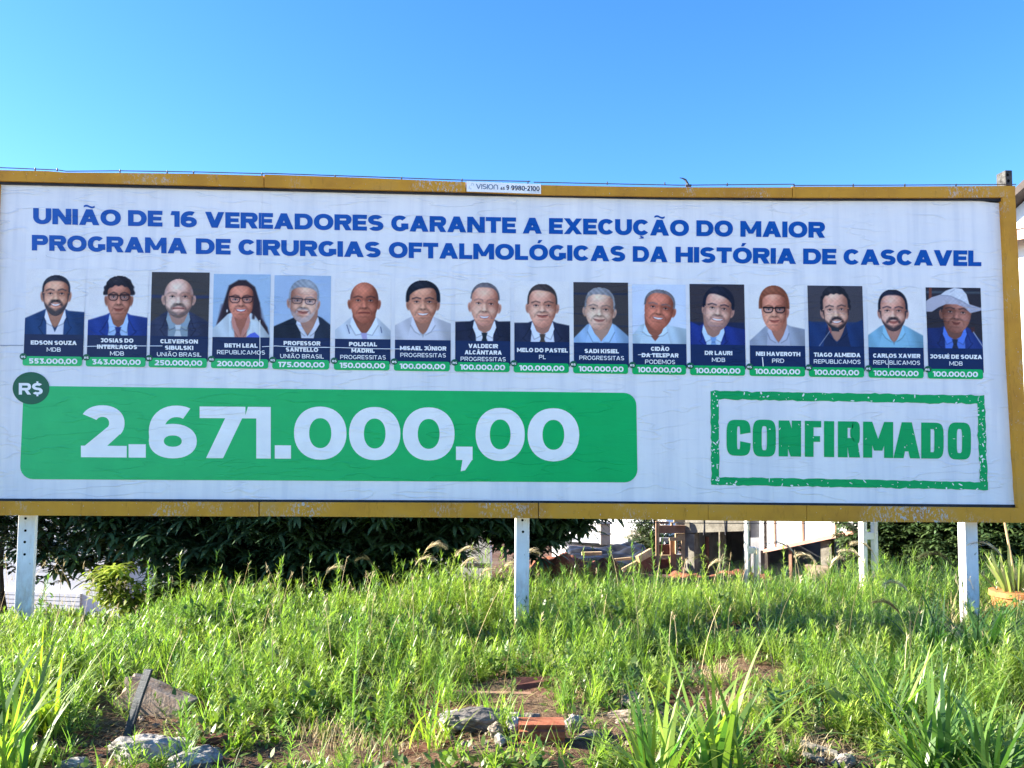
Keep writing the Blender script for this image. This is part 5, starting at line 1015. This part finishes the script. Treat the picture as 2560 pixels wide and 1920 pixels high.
# curved dark bar stuck upright
mb = MB(); cpts = [(318+7*u+52*u**.9-4*math.sin(3.1*u), 1855-183*u) for u in np.linspace(0, 1, 14)]; yb_ = on_ground(318, 1850)[1]
qs = [at(a, b, yb_+.10*i_/13) for i_, (a, b) in enumerate(cpts)]; qs = [q_-np.array([.012, 0, 0]) for q_ in qs]; qs.insert(0, qs[0]*2-qs[2])
for a, b in zip(qs[:-1], qs[1:]):
    off = [np.array(v_) for v_ in ((-.022, -.008, 0), (.026, -.030, 0), (.034, -.012, 0), (-.014, .010, 0))]
    mb.hexa([a+v_ for v_ in off], [b+v_ for v_ in off])
o = mb.build('metal_bar', M['bar'], bevel=.002); tag(o, 'curved dark grey flat bar stuck upright before the concrete chunk', 'bar')
# ribbed clay block
def clay_block(px0, px1, py_, h, label, dep=.12):
    a, b = on_ground(px0, py_), on_ground(px1, py_); t = thing('clay_block', label, 'brick', tuple((a+b)/2*np.array([1, 1, 0])))
    L = np.linalg.norm(b-a); z0 = float(ground_z(*((a+b)/2)[:2]))-.01; m_ = MB()
    prof = [(0, 0), (-.010, .004), (-.010, .026), (.006, .030), (.006, .048), (-.010, .053), (-.010, h-.034), (.006, h-.028), (.006, h-.016), (-.006, h-.010), (-.006, h), (dep, h), (dep, 0)]
    lx = a; u = (b-a)/L; v_ = np.array([-u[1], u[0], 0])
    A_ = [lx+v_*p_[0]+np.array([0, 0, z0+p_[1]-lx[2]]) for p_ in prof]; B_ = [q_+u*L for q_ in A_]; n_ = len(prof)
    for i_ in range(n_): j_ = (i_+1) % n_; m_.poly([A_[i_], B_[i_], B_[j_], A_[j_]])
    m_.poly(A_[::-1]); m_.poly(B_)
    m_.build('shell', M['brick'], t)
    for zz in (.03, .085):
        for yy in (.02, .07):
            if zz+.04 < h: q_ = lx+u*(L+.001)+v_*yy+np.array([0, 0, z0+zz-lx[2]]); mm = MB(); mm.poly([q_, q_+v_*.04, q_+v_*.04+np.array([0, 0, .035]), q_+np.array([0, 0, .035])]); mm.build('cell_opening', M['hole'], t)
    return t
clay_block(1297, 1412, 1884, .118, 'ribbed red clay block lying in the rubble row')
mb = MB(); a, b = on_ground(1090, 1752), on_ground(1412, 1756); v_ = np.array([0, .05, 0]); h_ = np.array([0, 0, .055])
mb.hexa([a, b, b+v_, a+v_], [a+h_, b+h_*.9, b+v_+h_*.9, a+v_+h_]); o = mb.build('plank', M['wood_dark'], bevel=.004); tag(o, 'long dark weathered plank lying behind the rubble row', 'plank')
mb = MB(); a, b = on_ground(1285, 1745), on_ground(1395, 1742); h_ = np.array([0, 0, .09]); v_ = np.array([0, .04, .02]); mb.hexa([a, b, b+v_, a+v_], [a+h_*.7+v_*.6, b+h_+v_*.6, b+h_+v_*1.4, a+h_+v_*1.4]); o = mb.build('clay_tile', M['rust'], bevel=.003); tag(o, 'reddish clay tile fragment behind the long dark plank', 'tile')
for (xa, ya, xb, yb2, w_, lb) in ((1985, 1872, 2095, 1908, .05, 'grey slat on the dry grass at bottom right'), (2005, 1905, 2060, 1925, .035, 'pale short slat in front of the grey slat')):
    a, b = on_ground(xa, ya), on_ground(xb, yb2); m_ = MB(); v_ = np.array([.02, w_, 0]); h_ = np.array([0, 0, .016]); up = np.array([0, 0, .03]); m_.hexa([a+up, b+up, b+v_+up, a+v_+up], [a+h_+up, b+h_+up, b+v_+h_+up, a+v_+h_+up]); o = m_.build('slat', M['concrete'], bevel=.002); tag(o, lb, 'slat')
mb = MB(); a, b = on_ground(505, 1862), on_ground(600, 1858); v_ = np.array([0, .05, .01]); h_ = np.array([0, 0, .035]); mb.hexa([a, b, b+v_, a+v_], [a+h_, b+h_, b+v_+h_, a+v_+h_]); o = mb.build('clay_tile', M['rust'], bevel=.003); tag(o, 'brown clay piece right of the pale boulder', 'tile')

# ------------------------------------------------------------------ behind the board
def tree_limbs(t, root, tips, r0, name='trunk'):
    m_ = MB()
    for i_, tp in enumerate(tips):
        tp = np.asarray(tp, float); rt = np.asarray(root, float); mid = rt*.5+tp*.5+np.array([random.uniform(-.2, .2), random.uniform(-.2, .2), .25*(tp[2]-rt[2])*.3])
        ps = [rt*(1-u)**2+2*mid*u*(1-u)+tp*u*u for u in np.linspace(0, 1, 8)]; m_.tube(ps, list(np.linspace(r0*(1 if i_ == 0 else .65), .02, 8)), 8)
    return m_.build(name, M['bark'], t, smooth=True)
def whorls(n, cen, rad, zlow, keep=None, L=.2, w=.045, per=11, ca=(.06, .12, .06), cb=(.095, .16, .075), shell=.45):
    hp = Heap(); d = rng.normal(0, 1, (n, 3)); d /= np.linalg.norm(d, axis=1)[:, None]; r_ = shell+(1-shell)*rng.random(n)**.6
    p = np.asarray(cen)+d*r_[:, None]*np.asarray(rad); ok = p[:, 2] > zlow(p[:, 0])+rng.uniform(-.06, .22, n)
    if keep is not None: ok &= rng.random(n) < keep(p)
    p = p[ok]; m = len(p); cc = cols(m, ca, cb, .25)
    hp.add(blades(np.repeat(p, per, 0), np.tile(np.arange(per)*6.283/per, m)+np.repeat(rng.uniform(0, 6, m), per)+rng.normal(0, .15, m*per), rng.uniform(1.0, 1.75, m*per), rng.uniform(.5, 1.2, m*per), L*rng.uniform(.6, 1.25, m*per), w*rng.uniform(.8, 1.2, m*per), np.repeat(cc, per, 0)*rng.uniform(.8, 1.2, (m*per, 1)), 4, prof=lambda t: np.array([.35, .85, 1.0, .8, .08])))
    return hp
def zpx(pts, y):      # lower outline of a crown, metres
    xs_ = [at(a, b, y)[0] for a, b in pts]; zs_ = [at(a, b, y)[2] for a, b in pts]
    return lambda x: np.interp(x, xs_, zs_)
t = thing('mango_tree', 'broad dark green tree with long drooping leaves behind the left half of the board', 'tree', tuple(at(720, 1500, 12.2)*np.array([1, 1, 0])))
zl = zpx([(-200, 1400), (120, 1458), (230, 1466), (262, 1425), (300, 1402), (345, 1415), (400, 1470), (560, 1482), (1000, 1478), (1130, 1440), (1175, 1385), (1200, 1350), (1232, 1350), (1250, 1385), (1290, 1400), (1345, 1395), (1395, 1375), (1450, 1345), (1500, 1320), (1560, 1300)], 10.4)
c1 = at(760, 1130, 11.2)
hp = whorls(12500, (c1[0], 11.2, 1.5), (4.5, 1.5, 3.0), zl, lambda p: np.where(p[:, 0] < at(330, 1400, 10.4)[0], .8, 1.0)*np.clip(1.15-.25*(p[:, 2]-1.2), .25, 1), L=.29, w=.048, per=12, shell=.2)
c2 = at(1350, 1200, 11.0); h2 = whorls(2300, (c2[0], 11.0, 1.2), (1.25, .9, 1.7), zl, L=.29, w=.048, per=12, shell=.1); hp.V += h2.V; hp.F += [f+hp.n for f in h2.F]; hp.C += h2.C; hp.n += h2.n
hp.build('crown', M['mango'], t)
rt = at(760, 1480, 11.2); rt[2] = float(ground_z(rt[0], 11.2))-.1
tree_limbs(t, rt, [(rt[0]+.2, 11.2, 3.0), (rt[0]-2.6, 11.1, 2.0), (rt[0]+2.3, 11.3, 2.2), (rt[0]+1.0, 10.8, 1.8), (rt[0]-1.1, 11.8, 2.3)], .15)
t = thing('slender_tree', 'small leaved tree with a bare leaning trunk left of the left post', 'tree', tuple(at(30, 1540, 10.6)*np.array([1, 1, 0])))
c1 = at(60, 1300, 10.6); hp = whorls(1500, (c1[0], 10.6, c1[2]+.4), (1.5, .8, 1.3), zpx([(-300, 1450), (0, 1440), (30, 1425), (150, 1450), (260, 1440), (400, 1400)], 10.6), L=.10, w=.04, per=6, ca=(.035, .055, .02), cb=(.07, .07, .03), shell=.1); hp.build('crown', M['mango'], t)
r0 = at(35, 1560, 10.6); tree_limbs(t, (r0[0], 10.6, -1.0), [at(20, 1300, 10.6), at(-60, 1330, 10.5), at(130, 1340, 10.7)], .075)
def bush(name, label, px, py, y, r, ca, cb, n_=260, L=.09, w=.03, per=7, cat='bush', sq=.9):
    c_ = at(px, py, y); z0 = float(ground_z(c_[0], y)); t_ = thing(name, label, cat, (c_[0], y, z0))
    hp_ = Heap()
    for q in range(5):
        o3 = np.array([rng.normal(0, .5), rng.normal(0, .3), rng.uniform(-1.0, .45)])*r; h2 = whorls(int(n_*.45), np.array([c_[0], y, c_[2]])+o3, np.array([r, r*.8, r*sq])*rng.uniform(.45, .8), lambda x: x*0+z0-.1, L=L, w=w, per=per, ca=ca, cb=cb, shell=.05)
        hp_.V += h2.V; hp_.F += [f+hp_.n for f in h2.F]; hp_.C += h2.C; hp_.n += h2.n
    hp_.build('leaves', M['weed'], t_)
    m_ = MB()
    for a in range(5): m_.tube([(c_[0], y, z0-.05), (c_[0]+.4*r*math.cos(a*1.3), y+.4*r*math.sin(a*1.3), c_[2])], [.018, .006], 6)
    m_.build('stems', M['bark'], t_); return t_
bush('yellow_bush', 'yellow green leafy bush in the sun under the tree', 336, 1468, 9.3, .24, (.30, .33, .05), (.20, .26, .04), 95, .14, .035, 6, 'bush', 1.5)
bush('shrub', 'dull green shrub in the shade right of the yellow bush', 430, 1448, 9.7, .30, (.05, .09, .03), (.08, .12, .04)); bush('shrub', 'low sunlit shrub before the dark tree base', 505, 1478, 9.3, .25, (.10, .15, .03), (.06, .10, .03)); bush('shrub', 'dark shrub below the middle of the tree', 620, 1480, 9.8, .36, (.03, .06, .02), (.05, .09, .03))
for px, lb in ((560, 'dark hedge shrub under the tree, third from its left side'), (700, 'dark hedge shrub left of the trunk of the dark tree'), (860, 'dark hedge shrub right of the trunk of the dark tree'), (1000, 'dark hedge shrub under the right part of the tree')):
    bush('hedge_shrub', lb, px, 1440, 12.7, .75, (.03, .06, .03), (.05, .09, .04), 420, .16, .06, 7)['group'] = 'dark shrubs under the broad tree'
# white boundary wall behind the trees
WY = 14.2
def turned(m_, an=math.radians(-11)):
    x0_ = at(300, 1400, WY)[0]; c2, s2 = math.cos(an), math.sin(an)
    m_.v = [(x0_+(x-x0_)*c2-(y-WY)*s2, WY+(x-x0_)*s2+(y-WY)*c2, z) for x, y, z in m_.v]; return m_
t = thing('boundary_wall', 'long white boundary wall behind the broad dark tree', 'wall', tuple(at(600, 1500, WY)*np.array([1, 1, 0])))
xa, xb = at(-160, 1400, WY)[0], at(1240, 1400, WY)[0]; mb = MB(); mb.box(xa, WY, -1.9, xb, WY+.18, .62); turned(mb).build('wall', M['plaster_white'], t)
mb = MB(); mb.box(xa-.05, WY-.04, .622, xb+.03, WY+.22, .70); turned(mb).build('coping', M['plaster_grey'], t)
p0, p1 = at(293, 1402, WY), at(303, 1453, WY); mb = MB(); mb.box(p0[0], WY-.03, p1[2], p1[0]+.03, WY-.002, .60); turned(mb).build('dark_opening', M['glass_dark'], t)
p0, p1 = at(305, 1400, WY), at(318, 1455, WY); mb = MB(); mb.box(p0[0]+.02, WY-.05, p1[2], p1[0], WY-.002, .61); turned(mb).build('pilaster', M['plaster_white'], t)
p0, p1 = at(270, 1455, WY), at(312, 1464, WY); mb = MB(); mb.box(p0[0], WY-.14, p1[2], p1[0], WY-.002, p0[2]); turned(mb).build('ledge', M['plaster_white'], t)
p0, p1 = at(85, 1490, WY), at(190, 1550, WY); mb = MB()
for k_ in range(6): z_ = p1[2]+(p0[2]-p1[2])*k_/5.5; mb.box(p0[0]-2.0, WY-.04, z_, p1[0], WY-.002, z_+.055)
turned(mb).build('slatted_panel', M['plaster_white'], t)
p0 = at(1175, 1383, WY); mb = MB(); mb.box(p0[0]-.2, WY-.012, p0[2]-.01, xb, WY-.001, p0[2]+.01); turned(mb).build('wall_joint', M['plaster_grey'], t)

# earth heap, tarp, boards
def heap(name, label, cat, x0, x1, y0, y1, h, mat, nx_=70, ny_=40, sharp=1.0, rough=.05, kind=None):
    X, Y = np.meshgrid(np.linspace(x0, x1, nx_), np.linspace(y0, y1, ny_)); u = (X-x0)/(x1-x0); v = (Y-y0)/(y1-y0)
    Z = ground_z(X, Y)-.08
    e = np.clip(np.minimum(np.minimum(u, 1-u), np.minimum(v, 1-v))*5, 0, 1); e = e*e*(3-2*e)
    N_ = np.array([[noise.fractal(Vector((x*2.3, y*2.3, 5)), .9, 2, 5) for x, y in zip(a, b)] for a, b in zip(X, Y)])
    Z = Z+e*(h(u, v)+rough*N_*2); ii = np.arange(nx_*ny_).reshape(ny_, nx_)
    F = np.stack([ii[:-1, :-1], ii[:-1, 1:], ii[1:, 1:], ii[1:, :-1]], -1).reshape(-1, 4)
    o_ = mesh_np(name, np.stack([X, Y, Z], -1).reshape(-1, 3), F, M[mat], smooth=mat != 'earth'); return tag(o_, label, cat, kind=kind)
xa, xb = at(1290, 1400, 12.6)[0], at(1570, 1400, 12.6)[0]
heap('earth_heap', 'heap of loose red earth right of the middle post', 'earth heap', xa, xb, 11.6, 13.4, lambda u, v: (.46-.34*np.abs(u-.38))*(1-.2*v), 'earth', rough=.07)
xa, xb = at(1640, 1400, 12.6)[0], at(1990, 1400, 12.6)[0]; heap('earth_heap', 'low bank of red earth before the concrete doorway', 'earth heap', xa, xb, 11.4, 13.0, lambda u, v: .13+0*u, 'earth', rough=.05)
xa, xb = at(1375, 1400, 15.1)[0], at(1665, 1400, 15.1)[0]
N2 = lambda u, v: .30+.30*v+.12*u+.030*np.sin(v*26+3*np.sin(u*5))+.022*np.sin(v*47+u*9+2*np.sin(u*9))+.012*np.abs(np.sin(u*21+v*13))
o = heap('tarp', 'crumpled black plastic tarp over a pile behind the red earth heap', 'tarp', xa, xb, 14.3, 15.9, N2, 'plastic_black', 110, 70, rough=.008)
def board(label, p0, p1, y0, y1, w_, th, mat='wood', grp='boards of the building site'):
    a, b = at(*p0, y0), at(*p1, y1); u = (b-a)/np.linalg.norm(b-a); n_ = np.cross(u, (0, 1, 0)); n_ /= np.linalg.norm(n_); d_ = np.cross(n_, u)*th
    m_ = MB(); m_.hexa([a-n_*w_/2, b-n_*w_/2, b-n_*w_/2+d_, a-n_*w_/2+d_], [a+n_*w_/2, b+n_*w_/2, b+n_*w_/2+d_, a+n_*w_/2+d_]); o_ = m_.build('board', M[mat]); return tag(o_, label, 'board', grp)
board('pale board lying along the front of the tarp', (1412, 1418), (1515, 1424), 14.1, 14.1, .055, .05)
board('thin pale lath low across the middle of the tarp', (1520, 1402), (1580, 1396), 14.05, 14.1, .04, .05)
board('light board lying across the top left of the tarp', (1455, 1385), (1505, 1384), 14.5, 14.5, .055, .08)
board('long light board sloping up over the tarp to the formwork', (1598, 1398), (1632, 1378), 14.0, 14.4, .11, .06)
board('broad light edged plank sloping up right of the tarp', (1556, 1426), (1632, 1384), 13.8, 14.3, .05, .05)
board('dark reddish sheet leaning below the sloping plank', (1565, 1442), (1640, 1402), 13.9, 14.4, .22, .03, 'rust')
# timber formwork
t = thing('formwork', 'timber formwork of rough planks at the corner of the unfinished building', 'formwork', tuple(at(1675, 1440, 15)*np.array([1, 1, 0])))
def plank(x0, y0, x1, y1, y, mat, th=.05, parent=t):
    y += 2.0; a, b = at(x0, y1, y), at(x1, y0, y); m_ = MB(); m_.box(a[0], y, a[2], b[0], y+th, b[2]); m_.build('plank', M[mat], parent)
plank(1645, 1314, 1713, 1333, 12.95, 'wood_dark'); plank(1640.5, 1303, 1643, 1440, 12.9, 'wood_dark'); plank(1644, 1303, 1648, 1436, 12.9, 'wood'); plank(1676, 1352, 1690, 1436, 13.05, 'wood_dark', .08); plank(1689, 1334, 1694, 1385, 12.99, 'wood'); plank(1695, 1334, 1713, 1352, 12.97, 'wood'); plank(1705, 1352, 1713, 1416, 13.0, 'wood'); plank(1674, 1344, 1700, 1352, 12.94, 'wood'); plank(1648, 1388, 1676, 1397, 12.96, 'wood'); plank(1648, 1362, 1676, 1390, 13.1, 'rust'); plank(1648, 1398, 1676, 1436, 13.1, 'rust'); plank(1685, 1300, 1713, 1306, 12.9, 'wood'); plank(1678, 1306, 1683, 1314, 12.92, 'wood'); plank(1690, 1308, 1712, 1313, 12.9, 'wood'); plank(1650, 1304, 1672, 1310, 13.3, 'wood_dark'); plank(1690, 1386, 1704, 1436, 13.2, 'plaster_grey', .1); plank(1652, 1345, 1674, 1354, 13.8, 'plaster_grey', .1)
# unfinished building, its front turned a little to the left
t = thing('unfinished_building', 'unfinished concrete building with white panels on a sloping edge', 'building', tuple(at(1713, 1435, 15)*np.array([1, 1, 0])))
O_ = at(1713, 1435, 15.0); th_ = math.radians(-34); U_ = np.array([math.cos(th_), math.sin(th_), 0]); V_ = np.array([-math.sin(th_), math.cos(th_), 0])
def lb(m_, u0, u1, v0, v1, z0, z1):
    c_ = lambda u, v, z: (O_[0]+U_[0]*u+V_[0]*v, O_[1]+U_[1]*u+V_[1]*v, z)
    m_.hexa([c_(u0, v0, z0), c_(u1, v0, z0), c_(u1, v1, z0), c_(u0, v1, z0)], [c_(u0, v0, z1), c_(u1, v0, z1), c_(u1, v1, z1), c_(u0, v1, z1)])
zb_ = at(1733, 1333, 15.0)[2]
def upx(px):      # where a column of the photo meets the front plane
    d_ = FW+RT*((px-1280)/FPX); tt = ((O_-EYE)@V_)/(d_@V_); return ((EYE+d_*tt)-O_)@U_, (d_*tt)[1]
def part(name, u0, u1, v0, v1, z0, z1, mat): m_ = MB(); lb(m_, u0, u1, v0, v1, z0, z1); return m_.build(name, M[mat], t, bevel=.004)
uc = upx(1733)[0]; ue = upx(1905)[0]
part('column', 0, uc, 0, .25, -1.2, zb_-.002, 'concrete'); ub_ = upx(1868)[0]; zr_ = at(1862, 1327, upx(1862)[1])[2]; m_ = MB(); cb_ = lambda u, v, z: tuple(O_*np.array([1, 1, 0])+U_*u+V_*v+np.array([0, 0, z])); m_.hexa([cb_(-.02, -.012, zb_), cb_(ub_, -.012, zr_), cb_(ub_, .24, zr_), cb_(-.02, .24, zb_)], [cb_(-.02, -.012, zb_+.7), cb_(ub_, -.012, zb_+.7), cb_(ub_, .24, zb_+.7), cb_(-.02, .24, zb_+.7)]); m_.build('beam', M['concrete'], t, bevel=.004)
part('roof_slab', 0, ue+.3, .245, 3.2, zb_+.3, zb_+.5, 'concrete'); part('back_wall', 0, ue+2.6, 2.6, 2.75, -1.2, zb_+.3, 'plaster_grey'); part('side_wall', -.1, .02, .3, 2.6, -1.2, zb_+.29, 'plaster_grey'); part('inner_column', upx(1757)[0]+.1, upx(1764)[0]+.12, .5, .7, -1.2, zb_+.29, 'concrete')
m_ = MB(); c_ = O_+U_*(uc+.16)+V_*.22; m_.tube([(c_[0], c_[1], -1.0), (c_[0], c_[1], zb_-.06)], .035, 10); m_.build('red_prop', M['rust'], t)
m_ = MB(); c_ = O_+U_*upx(1757)[0]-V_*.02; m_.tube([(c_[0], c_[1], zb_-.01), (c_[0]+.02, c_[1], zb_+.3)], .009, 6); m_.build('rebar', M['wire'], t)
m_ = MB(); c_ = O_+U_*upx(1811)[0]-V_*.02; m_.tube([(c_[0], c_[1], zb_+.02), (c_[0]-.02, c_[1], zb_+.32)], .009, 6); m_.build('rebar', M['wire'], t)
part('door_jamb', upx(1868)[0], upx(1893)[0], .1, .3, -1.2, zb_+.295, 'plaster_grey'); part('jamb_strip', upx(1894)[0], upx(1903)[0], .02, .1, at(1900, 1376, upx(1900)[1])[2], zb_+.7, 'plaster_white')
part('dark_jamb', upx(1904)[0], upx(1912)[0], .06, .16, -1.2, zb_+.7, 'fascia')
# white panels above the sloping lower edge
def pw(px, py): u_, y_ = upx(px); return u_, at(px, py, y_)[2]
edges = [(1913, 1930.5), (1935, 1999.5), (2005, 2080.5), (2085.5, 2152)]
slope = lambda px: 1372.5+(1320.5-1372.5)*(px-1905)/(2150-1905)
cw = lambda u, v, z: (O_[0]+U_[0]*u+V_[0]*v, O_[1]+U_[1]*u+V_[1]*v, z)
for xa, xb in edges:
    ua, za = pw(xa, slope(xa)); ub, zb2 = pw(xb, slope(xb)); m_ = MB(); m_.hexa([cw(ua, 0, za), cw(ub, 0, zb2), cw(ub, .06, zb2), cw(ua, .06, za)], [cw(ua, 0, 1.9), cw(ub, 0, 1.9), cw(ub, .06, 1.9), cw(ua, .06, 1.9)]); m_.build('white_panel', M['plaster_white'], t)
for xa, xb in ((1930.5, 1935), (1999.5, 2005), (2080.5, 2085.5)):
    ua, za = pw(xa, slope(xa)); ub, zb2 = pw(xb, slope(xb)); m_ = MB(); m_.hexa([cw(ua+.002, -.01, za), cw(ub-.002, -.01, zb2), cw(ub-.002, .05, zb2), cw(ua+.002, .05, za)], [cw(ua+.002, -.01, 1.88), cw(ub-.002, -.01, 1.88), cw(ub-.002, .05, 1.88), cw(ua+.002, .05, 1.88)]); m_.build('panel_post', M['wood_dark'], t)
ua, za = pw(1904, slope(1904)); ub, zb2 = pw(2152, slope(2152)); m_ = MB(); m_.hexa([cw(ua, -.03, za-.06), cw(ub, -.03, zb2-.06), cw(ub, .5, zb2-.06), cw(ua, .5, za-.06)], [cw(ua, -.03, za-.004), cw(ub, -.03, zb2-.004), cw(ub, .5, zb2-.004), cw(ua, .5, za-.004)]); m_.build('sloping_edge', M['salmon'], t)
ua, za = pw(2043, 1405); ub, _ = pw(2070, 1405); part('pillar', ua, ub, .06, .3, -1.2, pw(2050, slope(2050))[1]-.065, 'concrete')
ua, _ = pw(2070, 1405); ub, _ = pw(2170, 1405); part('grey_wall', ua+.05, ub, .45, .6, -1.2, pw(2140, slope(2140))[1]-.07, 'plaster_grey')
ua, _ = pw(2008, 1415); ub, _ = pw(2072, 1415); part('low_wall', ua, ub, -.1, .05, -1.2, pw(2010, 1411)[1], 'stone_tan'); ua, _ = pw(1964, 1415); part('prop', ua, ua+.05, .05, .1, -1.2, pw(1966, slope(1966))[1]-.065, 'wood_dark')
mb = MB(); ua, _ = pw(1700, 1415); mb.poly([cw(uc, .02, -.74), cw(4.2, .02, -.74), cw(4.2, 2.6, -.74), cw(uc, 2.6, -.74)]); mb.build('floor', M['plaster_grey'], t)

# houses far behind and the tall one at the right
t = thing('far_house', 'distant pale house with a boxy chimney seen under the board', 'house', tuple(at(1530, 1400, 30)*np.array([1, 1, 0])))
def fb(name, x0, y0, x1, y1, y, dep, mat, parent): a, b = at(x0, y1, y), at(x1, y0, y); m_ = MB(); m_.box(a[0], y, a[2], b[0], y+dep, b[2]); return m_.build(name, M[mat], parent)
def fbr(name, x0, y0, x1, y1, yl, yr, mat, dep=3):
    a, b, c_, d_ = at(x0, y1, yl), at(x1, y1, yr), at(x1, y0, yr), at(x0, y0, yl); c_[2] = d_[2]; a[2] = b[2]; v_ = np.array([.4, 1, 0])*dep; m_ = MB(); m_.hexa([a, b, b+v_, a+v_], [d_, c_, c_+v_, d_+v_]); return m_.build(name, M[mat], t)
fbr('wall', 1385, 1190, 1665, 1430, 36, 33, 'plaster_white'); fbr('wall', 1380, 1358, 1600, 1430, 31.0, 29.0, 'plaster_white', 1.0); fbr('wall', 1527, 1326, 1650, 1420, 32, 30.5, 'plaster_cream', .8)
a, b, c_, d_ = at(1380, 1352, 28.8), at(1590, 1363, 27.6), at(1590, 1356, 31), at(1380, 1345, 32); up = np.array([0, 0, .1]); m_ = MB(); m_.hexa([a, b, c_, d_], [a+up, b+up, c_+up, d_+up]); m_.build('roof', M['roof'], t)
ch = fb('chimney', 1502, 1310, 1526, 1362, 27.2, .35, 'plaster_cream', t); fb('chimney_cap', 1498, 1307.5, 1531, 1310.5, 27.1, .5, 'plaster_grey', ch); fb('chimney_collar', 1500.5, 1334, 1528, 1337, 27.16, .42, 'plaster_grey', ch)
bush('olive_tree', 'grey green tree behind the tarp, left of the formwork', 1605, 1318, 20, .75, (.09, .11, .05), (.05, .075, .035), 420, .14, .035, 7, 'tree', .85)
t = thing('gable_house', 'tall white house with dark roof edges at the right edge', 'house', (9.0, 14.5, 0))
pL, pR = at(2500, 540, 16.0), np.array([12.5, 10.5, 0]); pL[2] = 0; u_ = pR-pL; Lh = np.linalg.norm(u_); u_ /= Lh; n_ = np.array([u_[1], -u_[0], 0]); n_ = n_ if n_[1] < 0 else -n_
def hw(s_, off, z): q_ = pL+u_*s_+n_*off; return (q_[0], q_[1], z)
eave = at(2533, 503, 15.7)[2]; m_ = MB(); Lh2 = 6.5
rise = lambda s_: eave-.35+.62*s_ if s_ < 3.2 else eave-.35+.62*(6.4-s_)
out = [(-.3, -1.2), (6.7, -1.2), (6.7, rise(6.4)), (3.2, rise(3.2)), (-.3, rise(-.3))]
k0 = [hw(s_, 0, z) for s_, z in out]; k1 = [hw(s_, -7, z) for s_, z in out]
m_.poly(k0); m_.poly(k1[::-1])
for i_ in range(5): j_ = (i_+1) % 5; m_.poly([k0[j_], k0[i_], k1[i_], k1[j_]])
m_.build('wall', M['plaster_white'], t)
m_ = MB()
for sa, sb in ((-.9, 3.2), (3.2, 7.3)):
    a, b = rise(sa), rise(sb); m_.hexa([hw(sa, .35, a+.01), hw(sb, .35, b+.01), hw(sb, -7.3, b+.01), hw(sa, -7.3, a+.01)], [hw(sa, .35, a+.16), hw(sb, .35, b+.16), hw(sb, -7.3, b+.16), hw(sa, -7.3, a+.16)])
m_.build('roof', M['fascia'], t)
zl1 = at(2533, 600, 15.7)[2]; m_ = MB(); m_.hexa([hw(-.3, .005, zl1), hw(7, .005, zl1), hw(7, .45, zl1), hw(-.3, .45, zl1)], [hw(-.3, .005, zl1+.10), hw(7, .005, zl1+.10), hw(7, .45, zl1+.10), hw(-.3, .45, zl1+.10)]); aw = m_.build('awning', M['fascia'], t)
m_ = MB(); m_.hexa([hw(-.3, .455, zl1-.12), hw(7, .455, zl1-.12), hw(7, .48, zl1-.12), hw(-.3, .48, zl1-.12)], [hw(-.3, .455, zl1+.06), hw(7, .455, zl1+.06), hw(7, .48, zl1+.06), hw(-.3, .48, zl1+.06)]); m_.build('fascia_board', M['salmon'], aw)

# dark trees on the right
for px, py, y, r, n_, lb_ in ((2260, 1290, 13.2, (1.1, .9, 1.5), 900, 'dark shrubby tree between the ladder post and the right post'), (2420, 1300, 12.4, (1.0, .8, 1.4), 800, 'dark bushy tree behind the right white post'), (2560, 1320, 11.8, (.9, .8, 1.3), 700, 'dark bushy tree above the potted plant at the right edge'), (2350, 1340, 14.5, (1.4, .8, 1.4), 700, 'dark tree deepest in the shade at right')):
    c_ = at(px, py, y); t = thing('dark_tree', lb_, 'tree', (c_[0], y, float(ground_z(c_[0], y))), 'dark trees behind the right end of the board')
    hp = whorls(n_*4, (c_[0], y, c_[2]+.1), r, lambda x: x*0-.5, L=.13, w=.035, per=8, ca=(.04, .075, .03), cb=(.08, .12, .04), shell=.25); hp.build('crown', M['mango'], t)
    tree_limbs(t, (c_[0], y, -.6), [(c_[0]+.1, y, c_[2]+1), (c_[0]-.5, y, c_[2]+.5), (c_[0]+.5, y+.2, c_[2]+.6)], .07)
# potted plant
c_ = at(2528, 1477, 8.2); t = thing('potted_plant', 'orange pot with pale sword leaved plants behind the right post', 'potted plant', (c_[0], 8.2, float(ground_z(c_[0], 8.2))))
rp = (at(2590, 1480, 8.2)[0]-at(2482, 1480, 8.2)[0])/2; zt = c_[2]; zb3 = float(ground_z(c_[0], 8.2))-.05
cx3 = at(2536, 1477, 8.2)[0]; m_ = MB(); m_.tube([(cx3, 8.2, zb3), (cx3, 8.2, zt-.05), (cx3, 8.2, zt-.05), (cx3, 8.2, zt)], [rp*.78, rp*.95, rp*1.04, rp*1.04], 28); m_.build('pot', M['terracotta'], t, smooth=False)
hp = Heap(); n_ = 40; a_ = rng.uniform(0, 6.28, n_); rr = rp*.7*np.sqrt(rng.random(n_)); bs = np.stack([cx3+rr*np.cos(a_), 8.2+rr*np.sin(a_)*.9, np.full(n_, zt-.02)], -1)
hp.add(blades(bs, a_, np.abs(rng.normal(.25, .25, n_)), rng.uniform(-.1, .3, n_), rng.uniform(.18, .48, n_), rng.uniform(.028, .05, n_), cols(n_, (.38, .36, .20), (.07, .11, .05)), 5, prof=lambda t_: np.array([.8, 1, 1, .9, .6, .05]), face=rng.uniform(-.7, .7, n_))); hp.build('leaves', M['grassblade'], t)
m_ = MB(); a, b = at(2512, 1307, 8.7), at(2540, 1460, 8.7); m_.tube([(a[0], 8.7, a[2]+.2), a, b], .012, 7); o = m_.build('cane', M['wood']); tag(o, 'thin pale cane standing behind the frame at the potted plant', 'cane')
